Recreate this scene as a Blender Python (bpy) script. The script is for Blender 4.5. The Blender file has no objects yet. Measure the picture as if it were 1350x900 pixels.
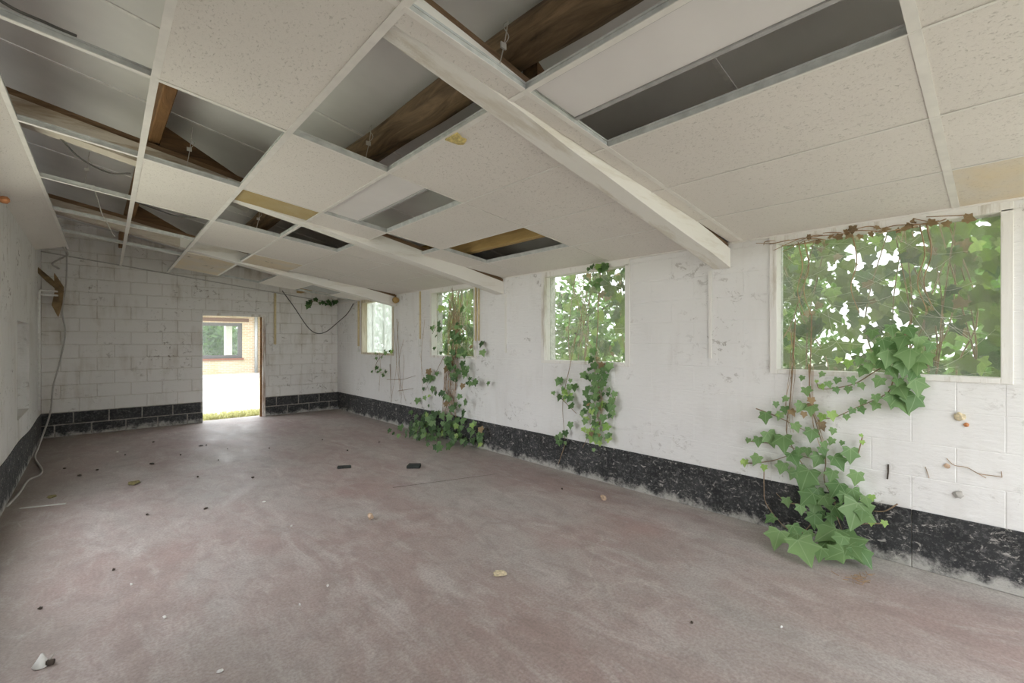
import bpy, bmesh, math, random
from mathutils import Vector, Matrix, noise
random.seed(7)
scene = bpy.context.scene
C = scene.collection

# ------------------------------------------------------------------ camera
EYE = Vector((0.0, 0.0, 1.41))
FPX = 600.0                                   # focal length in pixels of a 1350 px wide frame
YAW = math.atan(553.0 / 600.0)
cam_d = bpy.data.cameras.new('camera'); cam_d.lens = 16.0; cam_d.sensor_width = 36.0
cam_d.clip_start = 0.05; cam_d.clip_end = 300
cam = bpy.data.objects.new('camera', cam_d); C.objects.link(cam)
cam.location = EYE; cam.rotation_euler = (math.pi / 2, 0, -YAW)
scene.camera = cam

# ------------------------------------------------------------------ world (even overcast sky) and exposure
world = bpy.data.worlds.new('overcast_sky'); scene.world = world; world.use_nodes = True
bg = world.node_tree.nodes['Background']
bg.inputs[0].default_value = (0.93, 0.965, 1.0, 1); bg.inputs[1].default_value = 1.0
scene.view_settings.view_transform = 'Standard'; scene.view_settings.look = 'None'
scene.view_settings.gamma = 1.0; scene.view_settings.use_curve_mapping = False
scene.view_settings.exposure = 2.25
scene.cycles.max_bounces = 16; scene.cycles.diffuse_bounces = 9; scene.cycles.transparent_max_bounces = 16

# ------------------------------------------------------------------ room measures (metres)
XL, XR, YB, YF = -0.55, 3.77, 9.47, -1.40     # left, right, back, front
BAND = 0.36
CS = 0.119                                    # slope of the hung ceiling
RS = 0.195                                    # slope of rafters and roof
def cz(x): return 2.2 + CS * (XR - x)
def rb(x): return 2.005 + RS * (XR - x)       # underside of the rafters
def rz(x): return 2.90 + RS * (1.4 - x)       # underside of the roof boards
FWD = Vector((math.sin(YAW), math.cos(YAW), 0)); RGT = Vector((math.cos(YAW), -math.sin(YAW), 0))
def ray(u, v): return FWD + RGT * ((u - 675) / FPX) + Vector((0, 0, (450 - v) / FPX))
def on_right(u, v, off=0.0):
    d = ray(u, v); return EYE + d * ((XR - off) / d.x)
def on_back(u, v, off=0.0):
    d = ray(u, v); return EYE + d * ((YB - off) / d.y)
def on_floor(u, v, z=0.0):
    d = ray(u, v); return EYE + d * ((z - EYE.z) / d.z)

# ------------------------------------------------------------------ materials
def new_mat(name):
    m = bpy.data.materials.new(name); m.use_nodes = True
    nt = m.node_tree; return m, nt, nt.nodes, nt.links, nt.nodes['Principled BSDF']
def N(nt, t, **kw):
    n = nt.nodes.new(t)
    for k, v in kw.items():
        if k in n.inputs.keys(): n.inputs[k].default_value = v
        else: setattr(n, k, v)
    return n
def pos(nt, scale=(1, 1, 1), rot=(0, 0, 0)):
    g = N(nt, 'ShaderNodeNewGeometry'); mp = N(nt, 'ShaderNodeMapping')
    mp.inputs['Scale'].default_value = scale; mp.inputs['Rotation'].default_value = rot
    nt.links.new(g.outputs['Position'], mp.inputs['Vector']); return mp.outputs['Vector']
def nz(nt, vec, scale, detail=4.0, rough=0.55, dist=0.0):
    n = N(nt, 'ShaderNodeTexNoise', Scale=scale, Detail=detail, Roughness=rough, Distortion=dist)
    if vec is not None: nt.links.new(vec, n.inputs['Vector'])
    return n.outputs['Fac']
def ramp(nt, fac, stops):
    r = N(nt, 'ShaderNodeValToRGB'); e = r.color_ramp.elements
    while len(e) < len(stops): e.new(0.5)
    for el, (p, c) in zip(e, stops):
        el.position = p; el.color = (c, c, c, 1) if isinstance(c, (int, float)) else (*c, 1)
    nt.links.new(fac, r.inputs['Fac']); return r.outputs['Color']
def mix(nt, fac, a, b):
    m = N(nt, 'ShaderNodeMix', data_type='RGBA')
    for idx, s in ((6, a), (7, b)):
        if isinstance(s, tuple): m.inputs[idx].default_value = (*s, 1)
        else: nt.links.new(s, m.inputs[idx])
    if isinstance(fac, float): m.inputs[0].default_value = fac
    else: nt.links.new(fac, m.inputs[0])
    return m.outputs[2]
def mth(nt, op, a, b=None, clamp=False):
    m = N(nt, 'ShaderNodeMath', operation=op); m.use_clamp = clamp
    for i, s in enumerate((a, b)):
        if s is None: continue
        if isinstance(s, (int, float)): m.inputs[i].default_value = s
        else: nt.links.new(s, m.inputs[i])
    return m.outputs[0]
def bump(nt, bsdf, h, strength, dist=0.01):
    b = N(nt, 'ShaderNodeBump', Strength=strength, Distance=dist)
    nt.links.new(h, b.inputs['Height']); nt.links.new(b.outputs['Normal'], bsdf.inputs['Normal'])
def setc(nt, bsdf, c): nt.links.new(c, bsdf.inputs['Base Color'])

def plain(name, col, rough=0.7, metal=0.0, var=0.12, scale=25, bmp=0.0):
    m, nt, nd, lk, b = new_mat(name)
    f = nz(nt, pos(nt), scale, 4)
    dark = tuple(c * (1 - var) for c in col); lite = tuple(min(1, c * (1 + var)) for c in col)
    setc(nt, b, ramp(nt, f, [(0.3, dark), (0.7, lite)]))
    b.inputs['Roughness'].default_value = rough; b.inputs['Metallic'].default_value = metal
    if bmp: bump(nt, b, f, bmp)
    return m

def wall_paint(name, base, dirt_amt, dirt_col, speck):
    m, nt, nd, lk, b = new_mat(name); v = pos(nt)
    big = nz(nt, v, 0.9, 3); fine = nz(nt, v, 14, 6, 0.65)
    c = ramp(nt, big, [(0.35, tuple(x * 0.93 for x in base)), (0.65, base)])
    streak = nz(nt, pos(nt, (9, 9, 1.3)), 1.0, 5, 0.6)
    smear = ramp(nt, mth(nt, 'MULTIPLY', streak, nz(nt, v, 2.3, 3)), [(0.25, 0.0), (0.42, dirt_amt)])
    c = mix(nt, smear, c, dirt_col)
    sp = nz(nt, pos(nt, (1, 1, 1.4)), 11, 8, 0.75, 0.6); zone = nz(nt, v, 1.6, 2)
    spots = mth(nt, 'MULTIPLY', ramp(nt, sp, [(0.57, 0.0), (0.62, 1.0)]), ramp(nt, zone, [(0.45, 0.0), (0.7, speck)]))
    c = mix(nt, spots, c, (0.16, 0.12, 0.08))
    setc(nt, b, c); b.inputs['Roughness'].default_value = 0.85
    h = mth(nt, 'ADD', mth(nt, 'MULTIPLY', nz(nt, v, 35, 5, 0.6), 0.5), mth(nt, 'MULTIPLY', nz(nt, pos(nt, (4, 4, 14)), 3, 5), 1.0))
    bump(nt, b, h, 0.45, 0.012)
    return m
M = {}
M['wall_right'] = wall_paint('white_rough_paint', (0.81, 0.80, 0.785), 0.16, (0.52, 0.48, 0.42), 0.6)
M['wall_back'] = wall_paint('white_block_paint', (0.77, 0.75, 0.72), 0.5, (0.46, 0.41, 0.33), 0.9)
M['mortar'] = wall_paint('old_joint_paint', (0.68, 0.65, 0.60), 0.8, (0.36, 0.30, 0.22), 1.0)
M['mortar_right'] = wall_paint('painted_joint', (0.75, 0.73, 0.70), 0.5, (0.46, 0.42, 0.36), 0.6)
M['wall_left'] = wall_paint('white_left_paint', (0.76, 0.75, 0.73), 0.4, (0.42, 0.38, 0.31), 1.0)

def band_mat(name, chips):
    m, nt, nd, lk, b = new_mat(name); v = pos(nt)
    base = ramp(nt, nz(nt, v, 6, 5), [(0.3, (0.012, 0.013, 0.014)), (0.7, (0.045, 0.046, 0.048))])
    ch = nz(nt, pos(nt, (1, 1, 1.6)), 17, 9, 0.78, 0.8)
    c = mix(nt, ramp(nt, ch, [(0.565, 0.0), (0.62, chips)]), base, (0.55, 0.52, 0.48))
    dust = nz(nt, v, 45, 6, 0.7)
    c = mix(nt, ramp(nt, dust, [(0.5, 0.0), (0.75, 0.5)]), c, (0.30, 0.29, 0.28))
    sx = N(nt, 'ShaderNodeSeparateXYZ'); g = N(nt, 'ShaderNodeNewGeometry'); nt.links.new(g.outputs['Position'], sx.inputs[0])
    low = mth(nt, 'SUBTRACT', mth(nt, 'ADD', -0.13, mth(nt, 'MULTIPLY', nz(nt, v, 6, 8, 0.75), 0.40)), sx.outputs['Z'])
    salt = ramp(nt, mth(nt, 'ADD', low, 0.5), [(0.50, 0.0), (0.57, 0.8)])   # salt bloom creeping up from the slab
    c = mix(nt, salt, c, (0.56, 0.54, 0.50))
    setc(nt, b, c); b.inputs['Roughness'].default_value = 0.75
    bump(nt, b, mth(nt, 'ADD', ch, dust), 0.6, 0.012); return m
M['band'] = band_mat('black_tar_paint', 0.75)
M['band_back'] = band_mat('black_block_paint', 0.25)
M['band_joint'] = plain('grey_joint', (0.30, 0.28, 0.25), 0.9, var=0.4)

def floor_mat():
    m, nt, nd, lk, b = new_mat('worn_red_concrete')
    v = pos(nt)
    a = nz(nt, pos(nt, (1.0, 0.55, 1), (0, 0, 0.5)), 1.1, 7, 0.62, 0.5)
    c = ramp(nt, a, [(0.36, (0.39, 0.295, 0.277)), (0.50, (0.43, 0.355, 0.335)), (0.62, (0.46, 0.42, 0.40))])
    scuff = nz(nt, pos(nt, (2.2, 0.8, 1), (0, 0, -0.6)), 1.7, 9, 0.70, 1.0)
    c = mix(nt, ramp(nt, scuff, [(0.50, 0.0), (0.70, 0.8)]), c, (0.60, 0.56, 0.54))
    red = nz(nt, v, 0.75, 4, 0.5)
    c = mix(nt, ramp(nt, red, [(0.56, 0.0), (0.72, 0.55)]), c, (0.42, 0.275, 0.255))
    grey = nz(nt, pos(nt, (1, 1, 1), (0, 0, 1.1)), 0.55, 4, 0.6)
    c = mix(nt, ramp(nt, grey, [(0.52, 0.0), (0.70, 0.7)]), c, (0.35, 0.33, 0.31))
    sx = N(nt, 'ShaderNodeSeparateXYZ'); g = N(nt, 'ShaderNodeNewGeometry'); nt.links.new(g.outputs['Position'], sx.inputs[0])
    edge = mth(nt, 'ADD', sx.outputs['X'], mth(nt, 'MULTIPLY', nz(nt, v, 3.5, 5), 0.35))
    c = mix(nt, ramp(nt, mth(nt, 'SUBTRACT', edge, 3.3), [(0.42, 0.0), (0.62, 0.75)]), c, (0.56, 0.54, 0.50))   # cement dust along the wall
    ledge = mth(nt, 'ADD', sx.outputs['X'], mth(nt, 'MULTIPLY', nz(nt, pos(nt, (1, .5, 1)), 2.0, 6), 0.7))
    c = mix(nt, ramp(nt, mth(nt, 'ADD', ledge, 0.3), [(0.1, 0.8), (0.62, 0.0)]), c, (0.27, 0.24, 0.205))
    vor = N(nt, 'ShaderNodeTexVoronoi', feature='DISTANCE_TO_EDGE', Scale=0.55)
    wob = N(nt, 'ShaderNodeTexNoise', Scale=1.8, Detail=6); vm = N(nt, 'ShaderNodeMix', data_type='VECTOR')
    nt.links.new(v, wob.inputs['Vector']); nt.links.new(v, vm.inputs[4]); nt.links.new(wob.outputs['Color'], vm.inputs[5]); vm.inputs[0].default_value = 0.35
    nt.links.new(vm.outputs[1], vor.inputs['Vector'])
    crack = ramp(nt, vor.outputs['Distance'], [(0.0, 0.5), (0.004, 0.0)])
    c = mix(nt, mth(nt, 'MULTIPLY', crack, ramp(nt, nz(nt, v, 0.9, 2), [(0.5, 0.0), (0.6, 1.0)])), c, (0.60, 0.55, 0.50))
    mott = nz(nt, pos(nt, (1, .7, 1), (0, 0, .4)), 7, 9, 0.72, 0.6)
    c = mix(nt, ramp(nt, mott, [(0.38, 0.34), (0.54, 0.0)]), c, (0.23, 0.185, 0.17))
    c = mix(nt, ramp(nt, nz(nt, pos(nt, (1.6, .6, 1), (0, 0, -.9)), 4.5, 9, 0.74, 0.8), [(0.52, 0.0), (0.70, 0.45)]), c, (0.54, 0.51, 0.49))
    fine = nz(nt, v, 70, 6, 0.7)
    c = mix(nt, ramp(nt, fine, [(0.38, 0.4), (0.6, 0.0)]), c, (0.17, 0.13, 0.12))
    c = mix(nt, ramp(nt, nz(nt, v, 24, 6, 0.75), [(0.60, 0.0), (0.74, 0.35)]), c, (0.60, 0.57, 0.54))
    setc(nt, b, c)
    nt.links.new(ramp(nt, scuff, [(0.3, 0.42), (0.7, 0.68)]), b.inputs['Roughness'])
    b.inputs['Specular IOR Level'].default_value = 0.35
    bump(nt, b, mth(nt, 'ADD', fine, mth(nt, 'MULTIPLY', scuff, 2.0)), 0.12, 0.01); return m
M['floor'] = floor_mat()

def tile_mat(name, base, stain=None):
    m, nt, nd, lk, b = new_mat(name); v = pos(nt)
    p = nz(nt, pos(nt, (1.0, 0.6, 1)), 105, 3, 0.6, 1.0)
    pits = ramp(nt, p, [(0.33, 1.0), (0.40, 0.0)])
    big = nz(nt, v, 1.3, 3)
    c = ramp(nt, big, [(0.3, tuple(x * 0.94 for x in base)), (0.7, base)])
    c = mix(nt, mth(nt, 'MULTIPLY', pits, 0.38), c, (0.30, 0.26, 0.22))
    c = mix(nt, ramp(nt, nz(nt, v, 200, 2), [(0.4, 0.10), (0.6, 0.0)]), c, (0.45, 0.42, 0.38))
    if stain:
        s = nz(nt, v, 3.0, 5, 0.6, 0.4)
        c = mix(nt, ramp(nt, s, [(0.35, 0.0), (0.62, 0.9)]), c, stain)
        d = nz(nt, v, 4.5, 6, 0.7); c = mix(nt, ramp(nt, d, [(0.62, 0.0), (0.68, 0.8)]), c, (0.09, 0.07, 0.03))
    setc(nt, b, c); b.inputs['Roughness'].default_value = 0.9
    bump(nt, b, mth(nt, 'SUBTRACT', 1.0, pits), 0.5, 0.006); return m
TB = (0.78, 0.735, 0.69)
M['tile'] = tile_mat('fissured_tile', TB)
M['tile_stain'] = tile_mat('water_stained_tile', (0.50, 0.40, 0.22), (0.42, 0.31, 0.13))
M['tile_cream'] = tile_mat('yellowed_tile', (0.72, 0.65, 0.56), (0.72, 0.60, 0.42))
M['tile_grey'] = plain('dusty_grey_tile', (0.42, 0.42, 0.41), 0.9)
M['panel'] = plain('smooth_white_panel', (0.76, 0.73, 0.72), 0.45, var=0.03, scale=3)
M['edge_grey'] = plain('grey_panel_edge', (0.40, 0.39, 0.39), 0.6)
M['tee'] = plain('white_tee_face', (0.78, 0.75, 0.71), 0.5, var=0.06, scale=12)
M['tee_web'] = plain('galvanised_web', (0.55, 0.56, 0.545), 0.5, metal=0.15, var=0.18, scale=18)
M['roof'] = plain('grey_roof_board', (0.72, 0.715, 0.70), 0.65, var=0.10, scale=1.4)
M['strip'] = plain('white_joint_strip', (0.80, 0.79, 0.77), 0.6)

def wood(name, dark, lite, axis='Y', sc=6.0, paint=None, amt=0.0):
    m, nt, nd, lk, b = new_mat(name)
    s = {'X': (0.35, 3, 3), 'Y': (3, 0.35, 3), 'Z': (3, 3, 0.35)}[axis]
    g = nz(nt, pos(nt, s), sc, 7, 0.65, 1.2)
    c = ramp(nt, g, [(0.3, dark), (0.68, lite)])
    if paint:
        f = nz(nt, pos(nt, tuple(x * 0.7 for x in s)), 4.0, 7, 0.7)
        c = mix(nt, ramp(nt, f, [(amt - 0.08, 1.0), (amt + 0.04, 0.0)]), c, paint)
    setc(nt, b, c); b.inputs['Roughness'].default_value = 0.8; bump(nt, b, g, 0.5, 0.01); return m
M['log'] = wood('old_log_bark', (0.06, 0.038, 0.02), (0.30, 0.20, 0.11))
M['timber'] = wood('orange_timber', (0.14, 0.065, 0.02), (0.27, 0.14, 0.05))
M['yellow_timber'] = wood('yellow_timber', (0.34, 0.22, 0.08), (0.50, 0.34, 0.13))
M['wedge'] = wood('dark_brown_wedge', (0.05, 0.026, 0.01), (0.17, 0.09, 0.035), 'X')
M['beam'] = wood('white_painted_beam', (0.62, 0.57, 0.49), (0.76, 0.72, 0.65), 'X', 5, (0.81, 0.785, 0.74), 0.60)
M['beam_raw'] = wood('half_painted_beam', (0.25, 0.19, 0.13), (0.48, 0.39, 0.29), 'X', 5, (0.56, 0.50, 0.42), 0.60)
M['lath'] = wood('brown_beam_top', (0.10, 0.055, 0.025), (0.26, 0.16, 0.09), 'X')
M['frame'] = wood('white_window_paint', (0.42, 0.37, 0.29), (0.60, 0.55, 0.47), 'Z', 5, (0.80, 0.78, 0.74), 0.62)
M['frame_old'] = wood('yellowed_window_paint', (0.40, 0.33, 0.22), (0.56, 0.49, 0.36), 'Z', 5, (0.68, 0.62, 0.50), 0.52)
M['door_frame'] = wood('peeling_door_frame', (0.25, 0.15, 0.10), (0.48, 0.33, 0.24), 'Z', 6, (0.80, 0.76, 0.72), 0.56)
M['conduit_yellow'] = plain('yellowed_conduit', (0.66, 0.55, 0.33), 0.6)
M['conduit_white'] = plain('grey_white_conduit', (0.72, 0.71, 0.68), 0.5)
M['cable'] = plain('grey_cable', (0.42, 0.40, 0.37), 0.6)
M['cable_dark'] = plain('dark_cable', (0.10, 0.095, 0.085), 0.6)
M['wire'] = plain('thin_steel_wire', (0.55, 0.53, 0.49), 0.4, metal=0.7)
M['rust'] = plain('rusty_brown_sheet', (0.23, 0.15, 0.07), 0.8, var=0.5, scale=9)
M['copper'] = plain('orange_copper', (0.55, 0.24, 0.10), 0.4, metal=0.3)
M['foil'] = plain('crinkled_foil', (0.80, 0.79, 0.75), 0.28, metal=0.9, var=0.1)
M['insul'] = plain('yellow_insulation', (0.55, 0.44, 0.18), 0.95, var=0.35, scale=60)
M['coal'] = plain('black_tar_piece', (0.022, 0.025, 0.022), 0.8, var=0.4, scale=40, bmp=0.4)
M['crumb'] = plain('cream_plaster_crumb', (0.62, 0.53, 0.36), 0.95, var=0.3, scale=60)
M['crumb_pink'] = plain('pinkish_rubble', (0.52, 0.38, 0.27), 0.95, var=0.3, scale=60)
M['white_bit'] = plain('white_chip', (0.72, 0.71, 0.68), 0.8)
M['dark_bit'] = plain('dark_dry_leaf', (0.06, 0.045, 0.035), 0.9, var=0.4)
M['moss'] = plain('olive_moss', (0.20, 0.17, 0.07), 1.0, var=0.4, scale=50)
M['stem'] = plain('ivy_stem', (0.27, 0.19, 0.12), 0.85, var=0.35, scale=30)
M['dry'] = plain('dry_ivy', (0.36, 0.24, 0.14), 0.9, var=0.45, scale=20)
M['trunk'] = wood('tree_bark', (0.05, 0.04, 0.03), (0.16, 0.13, 0.1), 'Z')

def leaf_mat(name, dark, lite, vein, transl=0.35, veins=True):
    m, nt, nd, lk, b = new_mat(name)
    oi = N(nt, 'ShaderNodeObjectInfo')
    f = mth(nt, 'ADD', mth(nt, 'MULTIPLY', oi.outputs['Random'], 0.75), mth(nt, 'MULTIPLY', nz(nt, pos(nt), 12, 3), 0.4))
    c = ramp(nt, f, [(0.15, dark), (0.95, lite)])
    if veins:
        tc = N(nt, 'ShaderNodeTexCoord'); sx = N(nt, 'ShaderNodeSeparateXYZ'); lk.new(tc.outputs['Object'], sx.inputs[0])
        ax = mth(nt, 'ABSOLUTE', sx.outputs['X']); y = sx.outputs['Y']
        d = ax
        for ang in (0.90, 1.72):
            d2 = mth(nt, 'ABSOLUTE', mth(nt, 'SUBTRACT', mth(nt, 'MULTIPLY', ax, math.cos(ang)), mth(nt, 'MULTIPLY', y, math.sin(ang))))   # veins fanning to the lobes
            d = mth(nt, 'MINIMUM', d, d2)
        c = mix(nt, ramp(nt, d, [(0.006, 0.45), (0.022, 0.0)]), c, vein)
    setc(nt, b, c); b.inputs['Roughness'].default_value = 0.5; b.inputs['Specular IOR Level'].default_value = 0.35
    tr = N(nt, 'ShaderNodeBsdfTranslucent'); mx = N(nt, 'ShaderNodeMixShader'); mx.inputs[0].default_value = transl
    hs = N(nt, 'ShaderNodeHueSaturation', Saturation=1.15, Value=1.7); lk.new(c, hs.inputs['Color']); lk.new(hs.outputs[0], tr.inputs['Color'])
    lk.new(b.outputs[0], mx.inputs[1]); lk.new(tr.outputs[0], mx.inputs[2]); lk.new(mx.outputs[0], nd['Material Output'].inputs['Surface'])
    return m
M['leaf'] = leaf_mat('ivy_leaf', (0.105, 0.20, 0.075), (0.22, 0.34, 0.145), (0.36, 0.48, 0.27), 0.25)
M['leaf_young'] = leaf_mat('young_ivy_leaf', (0.24, 0.40, 0.11), (0.40, 0.54, 0.18), (0.5, 0.6, 0.3), 0.3)
M['leaf_dark'] = leaf_mat('dark_ivy_leaf', (0.04, 0.085, 0.032), (0.11, 0.195, 0.07), (0.2, 0.3, 0.14), 0.25)
M['leaf_brown'] = leaf_mat('withered_ivy_leaf', (0.17, 0.12, 0.065), (0.34, 0.24, 0.13), (0.4, 0.3, 0.2), 0.2)
M['leaf_out'] = leaf_mat('outdoor_ivy_leaf', (0.07, 0.105, 0.035), (0.20, 0.27, 0.085), (0.2, 0.3, 0.12), 0.45, False)
M['tree_leaf'] = leaf_mat('tree_foliage', (0.05, 0.10, 0.03), (0.16, 0.27, 0.07), (0.2, 0.3, 0.1), 0.35, False)
M['grass'] = leaf_mat('verge_grass', (0.20, 0.22, 0.08), (0.50, 0.48, 0.26), (0.3, 0.4, 0.2), 0.3, False)

def glass_mat(name, lo, hi, dirt):
    m, nt, nd, lk, b = new_mat(name); nd.remove(b)
    t = N(nt, 'ShaderNodeBsdfTransparent'); t.inputs[0].default_value = (0.93, 0.95, 0.93, 1)
    gl = N(nt, 'ShaderNodeBsdfGlossy', Roughness=0.06); gl.inputs[0].default_value = (0.8, 0.8, 0.8, 1)
    df = N(nt, 'ShaderNodeBsdfTranslucent'); df.inputs[0].default_value = (*dirt, 1)
    dd = N(nt, 'ShaderNodeBsdfDiffuse'); dd.inputs[0].default_value = (*dirt, 1)
    ms = N(nt, 'ShaderNodeMixShader'); ms.inputs[0].default_value = 0.55; lk.new(df.outputs[0], ms.inputs[1]); lk.new(dd.outputs[0], ms.inputs[2])
    f = nz(nt, pos(nt, (1, 1.6, 0.9), (0.5, 0, 0)), 2.6, 8, 0.72, 1.5)
    fac = ramp(nt, f, [(0.35, lo), (0.72, hi)])
    m1 = N(nt, 'ShaderNodeMixShader'); lk.new(fac, m1.inputs[0]); lk.new(t.outputs[0], m1.inputs[1]); lk.new(ms.outputs[0], m1.inputs[2])
    m2 = N(nt, 'ShaderNodeMixShader'); m2.inputs[0].default_value = 0.035; lk.new(m1.outputs[0], m2.inputs[1]); lk.new(gl.outputs[0], m2.inputs[2])
    lk.new(m2.outputs[0], nd['Material Output'].inputs['Surface']); return m
M['glass'] = glass_mat('dusty_glass', 0.09, 0.46, (0.46, 0.45, 0.40))
M['glass_pale'] = glass_mat('milky_glass', 0.45, 0.80, (0.86, 0.90, 0.88))
M['glass_house'] = glass_mat('house_glass', 0.05, 0.10, (0.7, 0.75, 0.75))
def web_mat():
    m, nt, nd, lk, b = new_mat('cobweb'); b.inputs['Base Color'].default_value = (0.55, 0.53, 0.48, 1); b.inputs['Roughness'].default_value = 1
    return m
M['web'] = web_mat()

def ground_mat():
    m, nt, nd, lk, b = new_mat('pale_gravel_and_grass'); v = pos(nt)
    c = ramp(nt, nz(nt, v, 0.5, 5), [(0.40, (0.62, 0.58, 0.50)), (0.60, (0.50, 0.52, 0.36))])
    c = mix(nt, ramp(nt, nz(nt, v, 30, 4, 0.7), [(0.4, 0.35), (0.6, 0.0)]), c, (0.34, 0.33, 0.24))
    setc(nt, b, c); b.inputs['Roughness'].default_value = 0.95; return m
M['ground'] = ground_mat()
def brick_mat():
    m, nt, nd, lk, b = new_mat('buff_brick')
    mp = N(nt, 'ShaderNodeMapping'); g = N(nt, 'ShaderNodeNewGeometry'); sx = N(nt, 'ShaderNodeSeparateXYZ'); cx = N(nt, 'ShaderNodeCombineXYZ')
    lk.new(g.outputs['Position'], sx.inputs[0]); lk.new(mth(nt, 'ADD', sx.outputs['X'], sx.outputs['Y']), cx.inputs[0]); lk.new(sx.outputs['Z'], cx.inputs[1])
    br = N(nt, 'ShaderNodeTexBrick', Scale=1.0); lk.new(cx.outputs[0], br.inputs['Vector'])
    br.inputs['Color1'].default_value = (0.48, 0.36, 0.26, 1); br.inputs['Color2'].default_value = (0.55, 0.45, 0.33, 1); br.inputs['Mortar'].default_value = (0.56, 0.52, 0.44, 1)
    br.inputs['Brick Width'].default_value = 0.23; br.inputs['Row Height'].default_value = 0.08; br.inputs['Mortar Size'].default_value = 0.012
    c = mix(nt, ramp(nt, nz(nt, pos(nt), 0.9, 4), [(0.45, 0.0), (0.65, 0.45)]), br.outputs['Color'], (0.34, 0.34, 0.18))
    setc(nt, b, c); b.inputs['Roughness'].default_value = 0.9; return m
M['brick'] = brick_mat()
M['house_frame'] = plain('grey_house_frame', (0.13, 0.13, 0.13), 0.6)
M['lintel'] = plain('brown_lintel', (0.17, 0.12, 0.10), 0.7)
M['sill'] = plain('terracotta_sill', (0.24, 0.12, 0.09), 0.7)
M['zinc'] = plain('zinc_pipe', (0.42, 0.44, 0.45), 0.5, metal=0.3)
M['soffit'] = plain('cream_soffit', (0.62, 0.55, 0.42), 0.7)
M['curtain'] = plain('white_inner_jamb', (0.75, 0.73, 0.69), 0.8)
M['slab'] = plain('pale_concrete_strip', (0.55, 0.54, 0.51), 0.9)

# ------------------------------------------------------------------ object helpers
def link(name, mesh, mat=None, parent=None, loc=(0, 0, 0)):
    o = bpy.data.objects.new(name, mesh); C.objects.link(o); o.location = loc
    if mesh is not None and mat is not None and len(mesh.materials) == 0: mesh.materials.append(mat)
    if parent is not None: o.parent = parent
    return o
def thing(name, label, cat, loc=(0, 0, 0), group=None):
    o = link(name, None, loc=loc); o['label'] = label; o['category'] = cat
    if group: o['group'] = group
    return o
def tag(o, label, cat, group=None):
    o['label'] = label; o['category'] = cat
    if group: o['group'] = group
    return o
def struct(o): o['kind'] = 'structure'; return o
def stuff(o): o['kind'] = 'stuff'; return o
def mesh_of(verts, faces, name='mesh', smooth=False):
    me = bpy.data.meshes.new(name); me.from_pydata([tuple(v) for v in verts], [], faces); me.update()
    if smooth:
        for p in me.polygons: p.use_smooth = True
    return me
class MB:
    def __init__(s): s.v = []; s.f = []; s.m = []
    def add(s, vs, fs, mi=0):
        o = len(s.v); s.v += [Vector(v) for v in vs]; s.f += [tuple(i + o for i in f) for f in fs]; s.m += [mi] * len(fs); return s
    def hexa(s, p, mi=0):     # 4 bottom + 4 top corners, both counter-clockwise seen from above
        return s.add(p, [(3, 2, 1, 0), (4, 5, 6, 7), (0, 1, 5, 4), (1, 2, 6, 5), (2, 3, 7, 6), (3, 0, 4, 7)], mi)
    def box(s, a, b, mi=0):
        x0, y0, z0 = a; x1, y1, z1 = b
        return s.hexa([(x0, y0, z0), (x1, y0, z0), (x1, y1, z0), (x0, y1, z0), (x0, y0, z1), (x1, y0, z1), (x1, y1, z1), (x0, y1, z1)], mi)
    def tube(s, pts, r, n=6, mi=0, cap=True):
        pts = [Vector(p) for p in pts]; L = len(pts); rs = r if isinstance(r, (list, tuple)) else [r] * L
        vs = []; up = Vector((0.13, 0.31, 0.94))
        for i, p in enumerate(pts):
            t = (pts[min(i + 1, L - 1)] - pts[max(i - 1, 0)]).normalized()
            a = t.cross(up)
            if a.length < 1e-3: a = t.cross(Vector((1, 0, 0)))
            a.normalize(); b = t.cross(a); up = -b if b.dot(up) < 0 else b
            for k in range(n):
                w = 2 * math.pi * k / n; vs.append(p + (a * math.cos(w) + b * math.sin(w)) * rs[i])
        fs = [(i * n + k, i * n + (k + 1) % n, (i + 1) * n + (k + 1) % n, (i + 1) * n + k) for i in range(L - 1) for k in range(n)]
        if cap: fs += [tuple(range(n - 1, -1, -1)), tuple((L - 1) * n + k for k in range(n))]
        return s.add(vs, fs, mi)
    def mesh(s, mats=(), smooth=False, bevel=0.0):
        me = mesh_of(s.v, s.f, smooth=smooth)
        for m in mats: me.materials.append(m)
        for p, mi in zip(me.polygons, s.m): p.material_index = mi
        bm = bmesh.new(); bm.from_mesh(me); bmesh.ops.recalc_face_normals(bm, faces=bm.faces)
        if bevel: bmesh.ops.bevel(bm, geom=list(bm.edges), offset=bevel, segments=1, affect='EDGES', profile=0.5)
        bm.to_mesh(me); bm.free()
        return me
def smooth_path(pts, n=6):
    pts = [Vector(p) for p in pts]; out = []
    P = [pts[0] * 2 - pts[1]] + pts + [pts[-1] * 2 - pts[-2]]
    for i in range(1, len(P) - 2):
        a, b, c, d = P[i - 1:i + 3]
        for k in range(n):
            t = k / n; out.append(0.5 * ((2 * b) + (c - a) * t + (2 * a - 5 * b + 4 * c - d) * t * t + (3 * b - a - 3 * c + d) * t ** 3))
    out.append(pts[-1]); return out
BOX = {}
def block(name, parent, a, b, mat, bev=0.006, off=(0, 0, 0)):
    d = tuple(round(y - x, 3) for x, y in zip(a, b)); key = (d, mat.name, bev)
    if key not in BOX:
        BOX[key] = MB().box(tuple(-x / 2 for x in d), tuple(x / 2 for x in d)).mesh([mat], bevel=min(bev, min(d) * 0.3))
    return link(name, BOX[key], parent=parent, loc=tuple((x + y) / 2 + o for x, y, o in zip(a, b, off)))
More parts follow.
